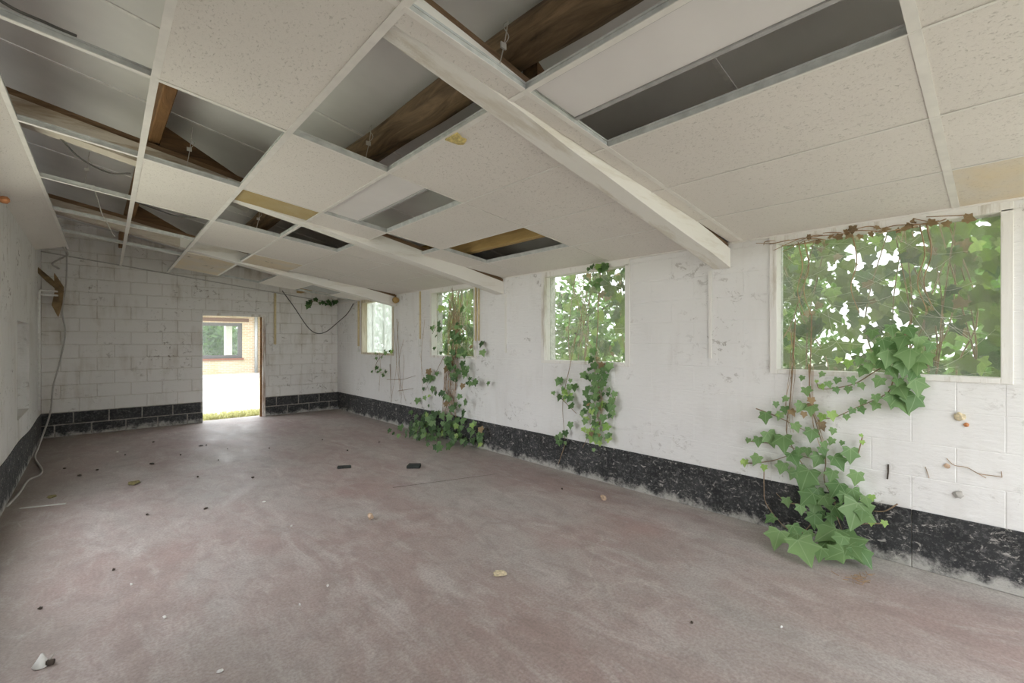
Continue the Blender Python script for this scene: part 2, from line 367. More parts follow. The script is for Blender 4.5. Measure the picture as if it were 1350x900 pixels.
def sub_rects(r, holes):
    out = [r]
    for h in holes:
        nxt = []
        for (a0, a1, b0, b1) in out:
            h0, h1, k0, k1 = h
            if h1 <= a0 or h0 >= a1 or k1 <= b0 or k0 >= b1: nxt.append((a0, a1, b0, b1)); continue
            if h0 > a0: nxt.append((a0, h0, b0, b1))
            if h1 < a1: nxt.append((h1, a1, b0, b1))
            m0, m1 = max(a0, h0), min(a1, h1)
            if k0 > b0: nxt.append((m0, m1, b0, k0))
            if k1 < b1: nxt.append((m0, m1, k1, b1))
        out = nxt
    return [q for q in out if q[1] - q[0] > 0.015 and q[3] - q[2] > 0.015]

# ================================================================== SETTING
struct(link('ground', MB().box((-40, -40, -0.30), (60, 70, -0.08)).mesh([M['ground']])))
fl = MB().box((XL - 0.2, YF, -0.15), (XR + 0.2, YB + 0.2, 0.0)).mesh([M['floor']])
floor_o = struct(link('floor', fl))
_a, _b = on_floor(518, 642.5, 0.0), on_floor(655, 624.5, 0.0); _n = Vector((-(_b - _a).y, (_b - _a).x, 0)).normalized() * 0.0035
link('saw_cut', MB().hexa([_a - _n, _b - _n * .6, _b + _n * .6, _a + _n] + [p + Vector((0, 0, .0008)) for p in (_a - _n, _b - _n * .6, _b + _n * .6, _a + _n)]).mesh([M['dark_bit']]), parent=floor_o)

# ---- right wall: core with four window openings, painted blocks on it
WIN = [(0.02, 1.16), (2.48, 3.54), (4.84, 5.87), (7.11, 8.27)]
WZ = (1.20, 2.15)
def wall_core(name, axis, at0, at1, u0, u1, top, holes, mat):
    b = MB()
    for (a0, a1, z0, z1) in sub_rects((u0, u1, -0.1, top), holes):
        if axis == 'x': b.box((at0, a0, z0), (at1, a1, z1))
        else: b.box((a0, at0, z0), (a1, at1, z1))
    return struct(link(name, b.mesh([mat])))
WHOLE = [(a - 0.02, b + 0.02, WZ[0] - 0.015, WZ[1] + 0.015) for a, b in WIN]
wr = wall_core('wall_right', 'x', XR + 0.0018, XR + 0.20, YF, YB + 0.2, 2.47, WHOLE, M['wall_right'])
zs = [0.36, 0.57, 0.78, 0.99, 1.20, 1.39, 1.58, 1.77, 1.96, 2.15, 2.36]
holes = WHOLE
rng = random.Random(3)
for r in range(len(zs) - 1):
    y = -0.4 - (0.2 if r % 2 else 0.0)
    while y < YB:
        for (a0, a1, z0, z1) in sub_rects((max(y + 0.0012, -0.4), min(y + 0.3988, YB), zs[r] + 0.0012, zs[r + 1] - 0.0012), holes):
            block('wall_block', wr, (XR, a0, z0), (XR + 0.03, a1, z1), M['wall_right'], 0.003, (rng.uniform(-0.0008, 0.0004), 0, 0))
        y += 0.40
br = struct(link('baseboard_right', None))
y = -0.4
while y < YB:      # the tarred base course, long lengths with chipped joints
    y1 = min(y + 0.8, YB)
    block('base_block', br, (XR - 0.006, y + 0.001, 0.001), (XR + 0.04, y1 - 0.001, BAND), M['band'], 0.004); y = y1
link('plaster_front', MB().box((XR, YF, 0.0), (XR + 0.03, -0.4, 2.36)).mesh([M['wall_right']]), parent=wr)

# ---- back wall: visible concrete blocks, doorway
DOOR = (1.41, 2.40, -0.2, 1.89)
wb = wall_core('wall_back', 'y', YB + 0.007, YB + 0.20, XL - 0.2, XR + 0.2, 3.32, [DOOR], M['mortar'])
def back_blocks(z0, z1, shift, mat, parent, name, gap, proud):
    x = XL - shift
    while x < XR:
        lo, hi = max(x + gap, XL), min(x + 0.40 - gap, XR)
        for (a0, a1, c0, c1) in sub_rects((lo, hi, z0 + gap, z1 - gap), [DOOR]):
            if c1 > rz((a0 + a1) / 2): continue
            block(name, parent, (a0, YB, c0), (a1, YB + 0.05, c1), mat, 0.007, (0, rng.uniform(-0.002, 0.002) - proud, 0))
        x += 0.40
for k in range(14):
    back_blocks(0.36 + 0.2 * k, 0.56 + 0.2 * k, 0.2 if k % 2 else 0.0, M['wall_back'], wb, 'wall_block', 0.004, 0.0)
bb = struct(link('baseboard_back', MB().box((XL, YB - 0.001, 0.0), (DOOR[0], YB + 0.04, BAND)).box((DOOR[1], YB - 0.001, 0.0), (XR, YB + 0.04, BAND)).mesh([M['band_joint']])))
for k in range(2): back_blocks(0.0 + 0.18 * k, 0.18 + 0.18 * k, 0.06 if k else 0.26, M['band_back'], bb, 'base_block', 0.008, 0.012)

# ---- left wall: recess (blocked window) in view, added light opening further forward
NICHE = (6.67, 7.80, 0.62, 1.62)
LIGHT_GAP = [(2.7, 5.35, -0.2, 2.45)]      # wide unseen opening, added to bring daylight to the far end
wl = wall_core('wall_left', 'x', XL - 0.30, XL, YF, YB + 0.2, 3.25, [NICHE] + LIGHT_GAP, M['wall_left'])
link('recess_back', MB().box((XL - 0.30, NICHE[0], NICHE[2]), (XL - 0.26, NICHE[1], NICHE[3])).mesh([M['wall_back']]), parent=wl)
def wavy_band():
    b = MB(); n = 40; ys = [YF + (YB - YF) * i / n for i in range(n + 1)]
    for i in range(n):
        h0 = 0.36 + 0.05 * max(0, min(1, (8.5 - ys[i]) / 3)) + 0.012 * math.sin(ys[i] * 3); h1 = 0.36 + 0.05 * max(0, min(1, (8.5 - ys[i + 1]) / 3)) + 0.012 * math.sin(ys[i + 1] * 3)
        b.hexa([(XL, ys[i], 0), (XL + 0.006, ys[i], 0), (XL + 0.006, ys[i + 1], 0), (XL, ys[i + 1], 0), (XL, ys[i], h0), (XL + 0.006, ys[i], h0), (XL + 0.006, ys[i + 1], h1), (XL, ys[i + 1], h1)])
    return b.mesh([M['band']])
struct(link('baseboard_left', wavy_band()))
# ---- front wall behind the viewer: unseen opening, added and sized to let in sky light
wall_core('wall_front', 'y', YF - 0.2, YF, XL - 0.3, XR + 0.2, 2.47, [(0.7, 3.7, -0.2, 2.38)], M['wall_left'])

# ---- windows
def window(i, y0, y1, frame, glass, proud=0.012, w=0.05):
    o = struct(link('window_%d' % i, None, loc=(XR, (y0 + y1) / 2, WZ[0])))
    def fr(n, a, b, m=frame): link(n, MB().box(tuple(p - q for p, q in zip(a, o.location)), tuple(p - q for p, q in zip(b, o.location))).mesh([m], bevel=0.003), parent=o)
    z0, z1 = WZ
    fr('frame_jamb', (XR - proud, y0 - w, z0 - 0.03), (XR + 0.11, y0, z1)); fr('frame_jamb', (XR - proud, y1, z0 - 0.03), (XR + 0.11, y1 + w, z1))
    fr('frame_head', (XR - proud, y0 - w, z1 - 0.012), (XR + 0.11, y1 + w, z1 + 0.05)); fr('window_sill', (XR - proud, y0, z0 - 0.03), (XR + 0.11, y1, z0 + 0.004))
    fr('glass_pane', (XR + 0.085, y0, z0), (XR + 0.089, y1, z1 - 0.012), glass)
    return o
w1 = window(1, *WIN[0], M['frame'], M['glass']); w2 = window(2, *WIN[1], M['frame'], M['glass'])
w3 = window(3, *WIN[2], M['frame'], M['glass']); w4 = window(4, *WIN[3], M['frame_old'], M['glass_pale'])
lo = w4.location
for dy in (-0.10, 0.34):   # glazing bars on the outer side of the far window
    link('glazing_bar', MB().box((0.10, dy, 0), (0.125, dy + 0.03, 0.93)).mesh([M['curtain']]), parent=w4)
# ---- door frame
df = struct(link('door_1', None, loc=(DOOR[1], YB, 0)))
link('frame_jamb', MB().box((-0.055, -0.03, 0), (-0.005, 0.10, 1.89)).mesh([M['door_frame']], bevel=0.004), parent=df)
link('frame_stop', MB().box((-0.085, 0.02, 0), (-0.055, 0.06, 1.89)).mesh([M['timber']], bevel=0.003), parent=df)
link('frame_head', MB().box((DOOR[0] - DOOR[1] - 0.02, -0.02, 1.865), (0.01, 0.10, 1.91)).mesh([M['frame']], bevel=0.004), parent=df)

# ---- roof boards with white joint strips
roof = struct(link('roof', None))
ys = [YF - 0.2, -0.15, 0.94, 2.04, 3.14, 4.15, 5.15, 6.15, 7.15, 8.15, 9.15, YB + 0.2]
XA, XB = XL - 0.3, XR + 0.2
for y0, y1 in zip(ys, ys[1:]):
    p = [(XA, y0 + .004, rz(XA)), (XB, y0 + .004, rz(XB)), (XB, y1 - .004, rz(XB)), (XA, y1 - .004, rz(XA))]
    link('roof_panel', MB().hexa(p + [(x, y, z + 0.04) for x, y, z in p]).mesh([M['roof']]), parent=roof)
for y in ys[1:-1]:
    p = [(XA, y - .012, rz(XA) - .006), (XB, y - .012, rz(XB) - .006), (XB, y + .012, rz(XB) - .006), (XA, y + .012, rz(XA) - .006)]
    link('joint_strip', MB().hexa(p + [(a, b, c + 0.012) for a, b, c in p]).mesh([M['strip']]), parent=roof)

# ---- hung ceiling
ceil = struct(link('ceiling', None))
GX = [XL, -0.36, 0.20, 0.78, 1.37, 1.96, 2.57, 3.17, XR]        # grid lines across, index 1 = first runner
def gx(x, y):
    k = 1.0 if x < 2 else max(0.0, (XR - x) / 1.77)
    return x + 0.017 * max(0.0, y - 2.0) * k
def cpt(x, y, dz=0.0):
    X = gx(x, y); return Vector((X, y, cz(X) + dz))
def tile(x0, x1, y0, y1, mat, dz=0.0, th=0.016, tilt=0.0, name='ceiling_tile', inset=0.003):
    p = [cpt(x0 + inset, y0 + inset, dz), cpt(x1 - inset, y0 + inset, dz), cpt(x1 - inset, y1 - inset, dz + tilt), cpt(x0 + inset, y1 - inset, dz + tilt)]
    c = sum(p, Vector()) / 4
    o = link(name, MB().hexa([q - c for q in p] + [q - c + Vector((0, 0, th)) for q in p]).mesh([mat]), parent=ceil, loc=c)
    return o
def tee(a, b, w, name, hgt=0.034):
    a, b = Vector(a), Vector(b); t = (b - a).normalized(); s = Vector((t.y, -t.x, 0)).normalized() * (w / 2); c = (a + b) / 2
    k = s.normalized() * 0.002; m = MB()
    z = lambda h: Vector((0, 0, h))
    def bar(h, z0, z1, mi): m.hexa([a - h + z(z0) - c, a + h + z(z0) - c, b + h + z(z0) - c, b - h + z(z0) - c, a - h + z(z1) - c, a + h + z(z1) - c, b + h + z(z1) - c, b - h + z(z1) - c], mi)
    bar(s, -0.004, -0.001, 0); bar(k, -0.001, hgt, 1); bar(k * 3, hgt - 0.008, hgt, 1)
    return link(name, m.mesh([M['tee'], M['tee_web']]), parent=ceil, loc=c)
BEAMS = [(1.50, 1.63), (4.24, 4.38), (6.95, 7.09)]
def runner(x, segs, w):
    for y0, y1 in segs:
        n = max(1, int((y1 - y0) / 1.3))
        for i in range(n):
            a, b = y0 + (y1 - y0) * i / n, y0 + (y1 - y0) * (i + 1) / n
            tee(cpt(x, a), cpt(x, b), w, 'main_runner')
B1, B2, B3 = BEAMS
runner(-0.36, [(YF, 8.7)], 0.024); runner(0.20, [(YF, YB - 0.01)], 0.032); runner(0.78, [(YF, 9.35)], 0.034)
cut = [(YF, B1[0]), (B1[1], B2[0]), (B2[1], B3[0]), (B3[1], 8.6)]
runner(1.37, cut, 0.030); runner(1.96, cut, 0.012); runner(2.57, cut, 0.012); runner(3.17, cut, 0.012)
GY = [-1.0, 0.20, 1.40, 2.66, 3.86, 5.06, 6.22, 7.38, 8.60]
for j, y in enumerate(GY):
    for c in range(1, 8):
        if y == 8.60 and c < 3: continue
        if y == 7.38 and c >= 3: continue
        w = 0.026 if (c <= 2 or y in (0.20, 1.40)) else 0.010
        if y == 0.20: w = 0.034
        tee(cpt(GX[c] + 0.004, y), cpt(GX[c + 1] - 0.004, y), w, 'cross_tee')
T, TS, TC, TG = M['tile'], M['tile_stain'], M['tile_cream'], M['tile_grey']
def cells(c, lst):
    for it in lst: tile(GX[c], GX[c + 1], *it)
cells(1, [(-1.0, 0.2, T), (0.2, 1.4, T)])
cells(2, [(-1.0, 0.2, T), (0.2, 1.4, T), (1.4, 2.66, T), (3.86, 5.06, T)])
cells(3, [(-1.0, 0.2, T), (1.4, 1.50, T), (2.66, 3.86, T), (3.86, 4.24, TS, 0.012), (5.06, 6.22, T), (7.09, 8.6, TC)])
cells(4, [(-1.0, 0.2, T), (1.4, 1.50, T), (1.63, 2.66, T), (3.86, 4.24, T), (5.06, 6.22, T), (6.22, 6.95, TC)])
cells(5, [(-1.0, 0.2, T), (0.2, 1.4, T), (1.4, 1.50, T), (1.63, 2.66, T), (2.66, 3.86, T), (4.38, 5.06, T), (5.06, 6.22, T), (6.22, 6.88, T), (7.09, 8.6, T)])
cells(6, [(-1.0, 0.2, T), (0.2, 1.4, T), (1.4, 1.50, T), (1.63, 2.66, T), (3.86, 4.24, T), (4.38, 5.06, T), (5.06, 6.22, T), (6.22, 6.95, T), (7.09, 8.3, TG)])
cells(7, [(-1.0, 0.2, TC), (0.2, 1.4, T), (1.4, 1.50, T), (1.63, 2.66, T), (2.66, 3.86, T), (3.86, 4.24, T), (4.38, 5.06, T), (5.06, 6.22, T), (6.22, 6.95, T), (7.09, 8.5, T)])
# smooth panels lying loose over half a cell, with a grey edge
for (y0, y1) in ((0.2, 1.4), (2.66, 3.86)):
    o = tile(1.385, 1.395 + 0.285, y0 + 0.02, y1 - 0.015, M['panel'], 0.022, 0.012, name='smooth_panel'); o['label'] = 'smooth white panel lying loose in the grid'
    tile(1.376, 1.40, y0 + 0.02, y1 - 0.015, M['edge_grey'], 0.010, 0.012, name='panel_edge', inset=0.0)
    tile(1.68, 1.70, y0 + 0.02, y1 - 0.015, M['edge_grey'], 0.016, 0.02, name='panel_edge', inset=0.0)
# strip of sagging boards along the left wall
for (y0, y1) in ((YF, 1.0), (1.0, 3.4), (3.4, 5.8), (5.8, 8.55)):
    zl = [2.59, 2.59] if y1 < 6 else [2.59, 2.60]
    p = [Vector((XL, y0, zl[0])), cpt(-0.372, y0), cpt(-0.372, y1), Vector((XL, y1, zl[1]))]
    q = [v + Vector((0, 0.004 if i < 2 else -0.004, 0)) for i, v in enumerate(p)]
    link('edge_board', MB().hexa(q + [v + Vector((0, 0, 0.018)) for v in q]).mesh([M['tile']]), parent=ceil)
# wall angles
p = [cpt(XL + 0.15, YB - 0.02), Vector((XR, YB - 0.02, cz(XR)))]
link('wall_angle', MB().tube([Vector((XL, YB - 0.006, cz(XL) - 0.0)), Vector((XR, YB - 0.006, cz(XR)))], 0.010, 4).mesh([M['cable']]), parent=ceil)
link('wall_angle', MB().box((XR - 0.022, YF, cz(XR) - 0.008), (XR - 0.001, YB, cz(XR) + 0.004)).mesh([M['tee']]), parent=ceil)
# torn hole showing insulation
def hole_patch():
    pts = [ (587, 185), (603, 176), (609, 184), (615, 186), (611, 191), (604, 191)]
    P = []
    for u, v in pts:
        d = ray(u, v); t = (cz(0) - EYE.z - 0.012) / (d.z + CS * d.x); P.append(EYE + d * t)
    c = sum(P, Vector()) / len(P); n = len(P)
    v = [q - c for q in P] + [q - c + Vector((0, 0, 0.02)) for q in P] + [Vector((0, 0, -0.012))]
    f = [(i, (i + 1) % n, 2 * n) for i in range(n)] + [(i + n, (i + 1) % n + n, (i + 1) % n, i) for i in range(n)]
    o = link('torn_patch', mesh_of(v, f), M['insul'], ceil, c); o['label'] = 'torn hole with yellow insulation showing'
hole_patch()
# hanger wires with clips
def hanger(x, y, top):
    m = MB(); a = cpt(x, y, 0.03); b = Vector((a.x + 0.03, a.y - 0.02, top))
    m.tube([a, a.lerp(b, .5) + Vector((0.004, 0, 0)), b], 0.0022, 5); k = a.lerp(b, .45)
    m.box(k - Vector((.014, .004, .012)), k + Vector((.014, .004, .012))); m.tube(smooth_path([k, k + Vector((.03, 0, .05)), k + Vector((.01, .01, .09)), b]), 0.002, 5)
    link('hanger_wire', m.mesh([M['wire']]), parent=ceil)
for a in ((1.22, 1.40, 2.72), (1.22, 2.66, 2.74), (1.15, 5.06, 2.75), (1.62, 1.40, 2.66), (0.45, 3.86, 2.9), (-0.1, 5.06, 2.95)): hanger(*a)

# ================================================================== ROOF TIMBERS
def rafter(y0, y1, label):
    o = thing('roof_beam', label, 'beam', (XR, (y0 + y1) / 2, rb(XR)))
    L = o.location; rr = random.Random(int(y0 * 100))
    def strip(xs, lowf, highf, mat, name, inset=0.0):
        m = MB(); prev = None
        for i, x in enumerate(xs):
            j = [rr.uniform(-.004, .004) for _ in range(4)]
            ring = [Vector((x, y0 + inset + j[0], lowf(x) + j[1])) - L, Vector((x, y1 - inset + j[2], lowf(x) + j[1])) - L, Vector((x, y1 - inset + j[2], highf(x) + j[3])) - L, Vector((x, y0 + inset + j[0], highf(x) + j[3])) - L]
            m.v += ring; k = i * 4
            if i: 
                for e in range(4): m.f.append((k - 4 + e, k - 4 + (e + 1) % 4, k + (e + 1) % 4, k + e)); m.m.append(0)
        n = len(m.v); m.f += [(0, 1, 2, 3), (n - 1, n - 2, n - 3, n - 4)]; m.m += [0, 0]
        link(name, m.mesh([mat], bevel=0.0), parent=o)
    lin = lambda a, b, n: [a + (b - a) * i / n for i in range(n + 1)]
    strip(lin(0.80, XR - 0.004, 9), rb, lambda x: rb(x) + 0.15, M['beam'], 'painted_timber')
    strip(lin(XL + 0.004, 0.80, 5), lambda x: rb(x) + 0.012, lambda x: rb(x) + 0.15, M['beam_raw'], 'bare_timber', 0.004)
    strip(lin(XL + 0.004, XR - 0.004, 9), lambda x: rb(x) + 0.152, lambda x: rb(x) + 0.192, M['lath'], 'top_lath', 0.015)
    ym = (y0 + y1) / 2
    for (xw, w, h) in ((0.37, 0.50, 0.17), (1.56, 0.30, 0.12), (3.03, 0.25, 0.06)):    # wedges that hold the purlins
        f = lambda x: rb(x) + 0.196
        m = MB().add([Vector(q) - L for q in [(xw, ym - .05, f(xw)), (xw + w, ym - .05, f(xw + w)), (xw, ym - .05, f(xw) + h), (xw, ym + .05, f(xw)), (xw + w, ym + .05, f(xw + w)), (xw, ym + .05, f(xw) + h)]],
                     [(0, 1, 2), (5, 4, 3), (0, 3, 4, 1), (1, 4, 5, 2), (2, 5, 3, 0)])
        link('wedge', m.mesh([M['wedge']]), parent=o)
    return o
rafter(*B1, 'white painted sloping ceiling beam nearest the large ivy-filled window')
rafter(*B2, 'white painted sloping ceiling beam between the second and third windows')
rafter(*B3, 'white painted sloping ceiling beam next to the small far window and door wall')
def timber(name, label, cat, x, w, z0, z1, mat):
    o = MB().box((-w / 2, YF, 0), (w / 2, YB, z1 - z0)).mesh([mat], bevel=0.006)
    return tag(link(name, o, loc=(x, 0, z0)), label, cat)
timber('purlin', 'squared orange brown roof timber above the left open ceiling cells', 'timber', 0.335, 0.07, rb(0.3) + 0.2, rz(0.37) - 0.006, M['timber'])
timber('purlin', 'squared yellow roof timber seen through the opening near the second window', 'timber', 3.00, 0.09, rb(2.95) + 0.2, rz(3.05) - 0.006, M['yellow_timber'])
def log():
    n = 60; k = 14; r = 0.098; vs = []
    for i in range(n + 1):
        y = YF + (YB - YF) * i / n; cx = 0.02 * math.sin(y * 0.9) + 0.012 * math.sin(y * 2.3)
        for j in range(k):
            a = 2 * math.pi * j / k; rr = r * (1 + 0.16 * (noise.noise(Vector((math.cos(a) * 1.2, math.sin(a) * 1.2, y * 1.3))) ))
            vs.append((cx + rr * math.cos(a), y, rr * math.sin(a)))
    fs = [(i * k + j, i * k + (j + 1) % k, (i + 1) * k + (j + 1) % k, (i + 1) * k + j) for i in range(n) for j in range(k)]
    fs += [tuple(range(k)), tuple(n * k + j for j in reversed(range(k)))]
    return tag(link('log_purlin', mesh_of(vs, fs, smooth=True), M['log'], loc=(1.44, 0, 2.775)), 'round dark brown log running above the open ceiling cells', 'log')
log()
# foil sheet above the opening behind the second beam
def foil():
    vs = []; n = 10; x0, x1 = 0.80, 1.14
    for i in range(n + 1):
        x = x0 + (x1 - x0) * i / n; a = math.pi * i / n
        for y in (4.42, 4.66, 4.9, 5.2): vs.append((x, y, 2.72 + 0.05 * math.sin(a) + 0.012 * math.sin(9 * x + 7 * y) + (y - 4.4) * -0.03))
    fs = [(i * 4 + j, i * 4 + j + 1, (i + 1) * 4 + j + 1, (i + 1) * 4 + j) for i in range(n) for j in range(3)]
    o = link('foil_sheet', mesh_of(vs, fs, smooth=True), M['foil']); s = o.modifiers.new('thickness', 'SOLIDIFY'); s.thickness = 0.004
    tag(o, 'crinkled silver foil insulation in the opening behind the middle beam', 'foil')
foil()

# ================================================================== IVY
def leaf_mesh(mat, fold, droop, asym):
    half = [(0, 0), (.19, -.13), (.44, -.08), (.38, .19), (.55, .43), (.27, .56)]
    mid = [(0, 0), (0, .30), (0, .60), (0, 1.0)]
    def z(x, y): return fold * abs(x) - droop * (y - 0.2) ** 2 - 0.25 * abs(x) ** 2
    v = [(0, y, z(0, y)) for _, y in mid]; f = []
    for s in (1, -1):
        b = len(v); k = 1 + asym * s
        v += [(s * x * k, y, z(x, y)) for x, y in half[1:]]       # a b c d e
        a_, b_, c_, d_, e_ = range(b, b + 5)
        q = [(0, a_, c_, 1), (a_, b_, c_), (1, c_, e_, 2), (c_, d_, e_), (2, e_, 3)]
        f += q if s > 0 else [tuple(reversed(t)) for t in q]
    me = mesh_of(v, f, 'leaf', True); me.materials.append(mat); return me
LEAF = {k: [leaf_mesh(M[k], fo, dr, a) for fo, dr, a in ((.18, .25, .05), (.30, .10, -.08), (.08, .40, .10))] for k in ('leaf', 'leaf_young', 'leaf_dark', 'leaf_brown', 'leaf_out')}
def leaf_matrix(c, size, n, tip):
    n = Vector(n).normalized(); t = Vector(tip); t = (t - n * t.dot(n)).normalized(); x = t.cross(n)
    R = Matrix((x, t, n)).transposed().to_4x4()
    return Matrix.Translation(Vector(c) - t * size * 0.42) @ R @ Matrix.Diagonal((size, size, size, 1))
def put_leaf_local(parent, c, size, n, tip, kind, rg):
    me = rg.choice(LEAF[kind]); o = link('leaf', me, parent=parent); Mx = leaf_matrix(c, size, n, tip)
    if c[0] < XR:                                  # indoor leaves stay clear of wall and floor
        w = [Mx @ v.co for v in me.vertices]; dx = max(q.x for q in w) - (XR - 0.004); dz = 0.004 - min(q.z for q in w); dy = max(q.y for q in w) - (YB - 0.004)
        Mx = Matrix.Translation((-max(dx, 0), -max(dy, 0), max(dz, 0))) @ Mx
    o.matrix_basis = Matrix.Translation(-parent.location) @ Mx
    return o
def stems(parent, paths, rad, name='stem', mat=None, n=5, taper=0.5):
    m = MB()
    for p in paths:
        q = smooth_path(p, n); L = len(q)
        m.tube([v - parent.location for v in q], [rad * (1 - (1 - taper) * i / L) for i in range(L)], 5)
    return link(name, m.mesh([mat or M['stem']], smooth=True), parent=parent)

# ---- the large ivy under the near window
rg = random.Random(11)
A = thing('ivy_plant', 'big-leaved green ivy hanging from the large window down to the floor', 'ivy', on_floor(1085, 735))
def cp(x, y): return 970 + x / 3.0, 460 + y / 3.0
near = [(165,752,85),(268,800,115),(450,785,130),(508,815,85),(360,730,105),(335,808,60),(395,812,80),(240,720,60),(135,672,45),
 (470,655,115),(405,645,60),(310,625,60),(312,680,60),(258,635,40),(283,590,70),(360,605,60),(203,605,38),(330,580,60),(395,555,70),(275,515,95),
 (225,495,45),(470,580,60),(520,600,45),(478,510,55),(405,450,65),(455,420,62),(380,500,50),(325,440,55),(345,405,40),(183,470,48),(230,435,60),(80,438,45),
 (140,355,65),(190,370,72),(90,365,40),(48,362,22),(118,270,50),(172,265,35),(300,340,55),(238,310,40),(255,230,45),(195,240,35),(300,240,50),
 (280,168,40),(160,220,25),(195,198,28),(340,100,25),(262,115,22),(385,325,28),(420,372,20),(285,405,35),(250,405,35),(378,365,30),(350,380,30),
 (225,740,50),(290,735,45),(420,760,60),(350,770,60),(470,800,70),(300,560,50),(425,590,45),(500,650,50),(330,660,50),(380,670,40),
 (500,90,45),(485,50,35),(545,35,48),(600,35,78),(690,30,88),(755,35,62),(670,75,70),(625,90,52),(565,130,45),(500,145,30),(445,160,30),(400,162,28),
 (400,125,28),(462,125,35),(368,140,30),(655,165,68),(715,150,72),(620,205,62),(665,215,85),(705,210,80),(555,195,35),(552,225,38),(500,210,28),(497,242,32),
 (457,245,28),(437,270,26),(590,60,60),(640,40,55),(720,70,60),(530,70,40),(700,100,55),(640,130,40),
 (585,-20,55),(660,-30,70),(720,-25,60),(560,5,45),(630,0,60),(480,10,35),(690,-70,55),(620,-75,50),(540,-60,45),(770,-10,45)]
young = [(112,470,26),(35,450,30),(380,265,40),(342,270,32),(500,370,20),(498,342,16),(540,588,25),(590,690,26),(535,690,22),(405,45,28),(445,58,36),(340,150,25),(172,262,20),(25,448,18),(320,128,15)]
def near_leaf(x, y, s, kind):
    u, v = cp(x, y); off = 0.05 + 0.05 * rg.random() + (0.10 if y > 560 else 0.0) * rg.random() + (0.10 if y > 700 else 0)
    P = on_right(u, v, off)
    if P.z < 0.07: P = on_floor(u, v, 0.07)
    depth = (P - EYE).dot(FWD); size = s / 3.0 * depth / FPX * 1.02
    up = 0.35 + 0.5 * rg.random() + (0.8 if P.z < 0.15 else 0)
    put_leaf_local(A, P, size, (-1, rg.uniform(-.75, .15), up), (-.35 if P.z < .2 else -.1, rg.uniform(-.55, .55), -1 if P.z > .15 else -.35), kind, rg)
for x, y, s in near: near_leaf(x, y, s, 'leaf')
for x, y, s in young: near_leaf(x, y, s, 'leaf_young')
for x, y, s in [(300,205,30),(270,260,25),(225,250,30),(335,300,35),(345,310,28),(300,225,28)]: near_leaf(x, y, s, 'leaf_brown')
def wp(l, off=0.025):
    out = []
    for x, y in l:
        P = on_right(*cp(x, y), off + 0.006 * rg.random())
        if P.z < 0.02: P = on_floor(*cp(x, y), 0.03)
        out.append(P)
    return out
P1 = [[(235,-120),(230,0),(215,200),(200,320),(225,390),(270,470),(300,560),(310,640),(330,720),(360,760)], [(300,-140),(297,0),(292,190),(320,300),(355,430),(350,520),(390,600),(400,660),(430,740)],
 [(690,-110),(640,20),(620,130),(590,180),(480,230),(390,270),(340,275)], [(640,30),(540,95),(460,140),(340,158),(318,128)], [(640,120),(660,170),(690,200)],
 [(112,470),(112,540),(120,610),(185,695),(225,720)], [(80,235),(160,265),(230,300),(290,330)], [(502,340),(490,390),(478,420),(440,440)],
 [(262,615),(200,605),(160,570)], [(640,612),(590,640),(540,640)], [(590,690),(520,690),(460,700)], [(40,362),(110,370),(180,375),(240,395)], [(28,450),(80,450),(150,440),(220,420),(300,430)],
 [(320,660),(270,720),(190,750)], [(350,720),(420,770),(500,800)]]
stems(A, [wp(p) for p in P1], 0.0045)
stems(A, [wp([(225 + rg.uniform(-12, 12), -80), (222 + rg.uniform(-15, 15), 80), (210 + rg.uniform(-15, 15), 220), (215 + rg.uniform(-20, 20), 330)]) for _ in range(4)] +
         [wp([(296 + rg.uniform(-10, 10), 60), (300 + rg.uniform(-15, 15), 200), (325 + rg.uniform(-20, 20), 300), (350 + rg.uniform(-15, 15), 400)]) for _ in range(4)], 0.002, 'dry_stem', M['dry'])
m = MB()      # leaf stalks of the bottom tuft
# ---- ivy under the second window
def wall_ivy(label, at, paths, leaves, size, rg, kinds, off=(0.02, 0.08), extra_dry=None):
    t = thing('ivy_plant', label, 'ivy', at)
    pts = [[on_right(u, v, 0.02 + 0.012 * rg.random()) for u, v in p] for p in paths]
    for l in pts:
        for q in l: q.z = max(q.z, 0.012)
    stems(t, pts, 0.005)
    for (u, v, su, sv, n) in leaves:
        for _ in range(n):
            a, b = rg.gauss(u, su), rg.gauss(v, sv); P = on_right(a, b, rg.uniform(*off))
            if P.z < 0.05: P = on_floor(a, min(b, 598), rg.uniform(.03, .10)); P.x = min(P.x, XR - 0.03)
            k = rg.choices(list(kinds), list(kinds.values()))[0]
            put_leaf_local(t, P, size * rg.uniform(0.55, 1.25), (-1, rg.uniform(-.8, .2), rg.uniform(.1, .9)), (rg.uniform(-.2, .1), rg.uniform(-.7, .7), -1 if rg.random() < .85 else .3), k, rg)
    if extra_dry: stems(t, [[on_right(u, v, 0.01 + 0.03 * rg.random()) for u, v in p] for p in extra_dry], 0.0022, 'dry_stem', M['dry'], 4, 0.8)
    return t
rg = random.Random(5)
wall_ivy('slim ivy hanging below the second window with a thin side shoot', on_right(785, 588, 0.03),
 [[(792,350),(788,430),(786,475),(790,530),(775,575),(768,590)], [(760,440),(752,480),(742,530),(745,580)], [(735,520),(760,545)], [(785,540),(808,530),(812,520)], [(745,585),(736,612)]],
 [(786,492,7,12,26),(787,525,8,14,20),(780,560,11,12,26),(788,575,8,8,12),(747,520,8,9,13),(742,505,6,5,4),(738,580,7,5,6),(808,535,5,8,4),(801,515,3,18,5),(790,356,7,4,9),(786,372,8,6,6)], 0.075, rg,
 {'leaf': 10, 'leaf_dark': 4, 'leaf_young': 2, 'leaf_brown': 1}, (0.04, 0.10),
 [[(786 + rg.uniform(-5, 5), 470), (788 + rg.uniform(-6, 6), 500), (789 + rg.uniform(-6, 6), 530), (784 + rg.uniform(-8, 8), 560)] for _ in range(8)])
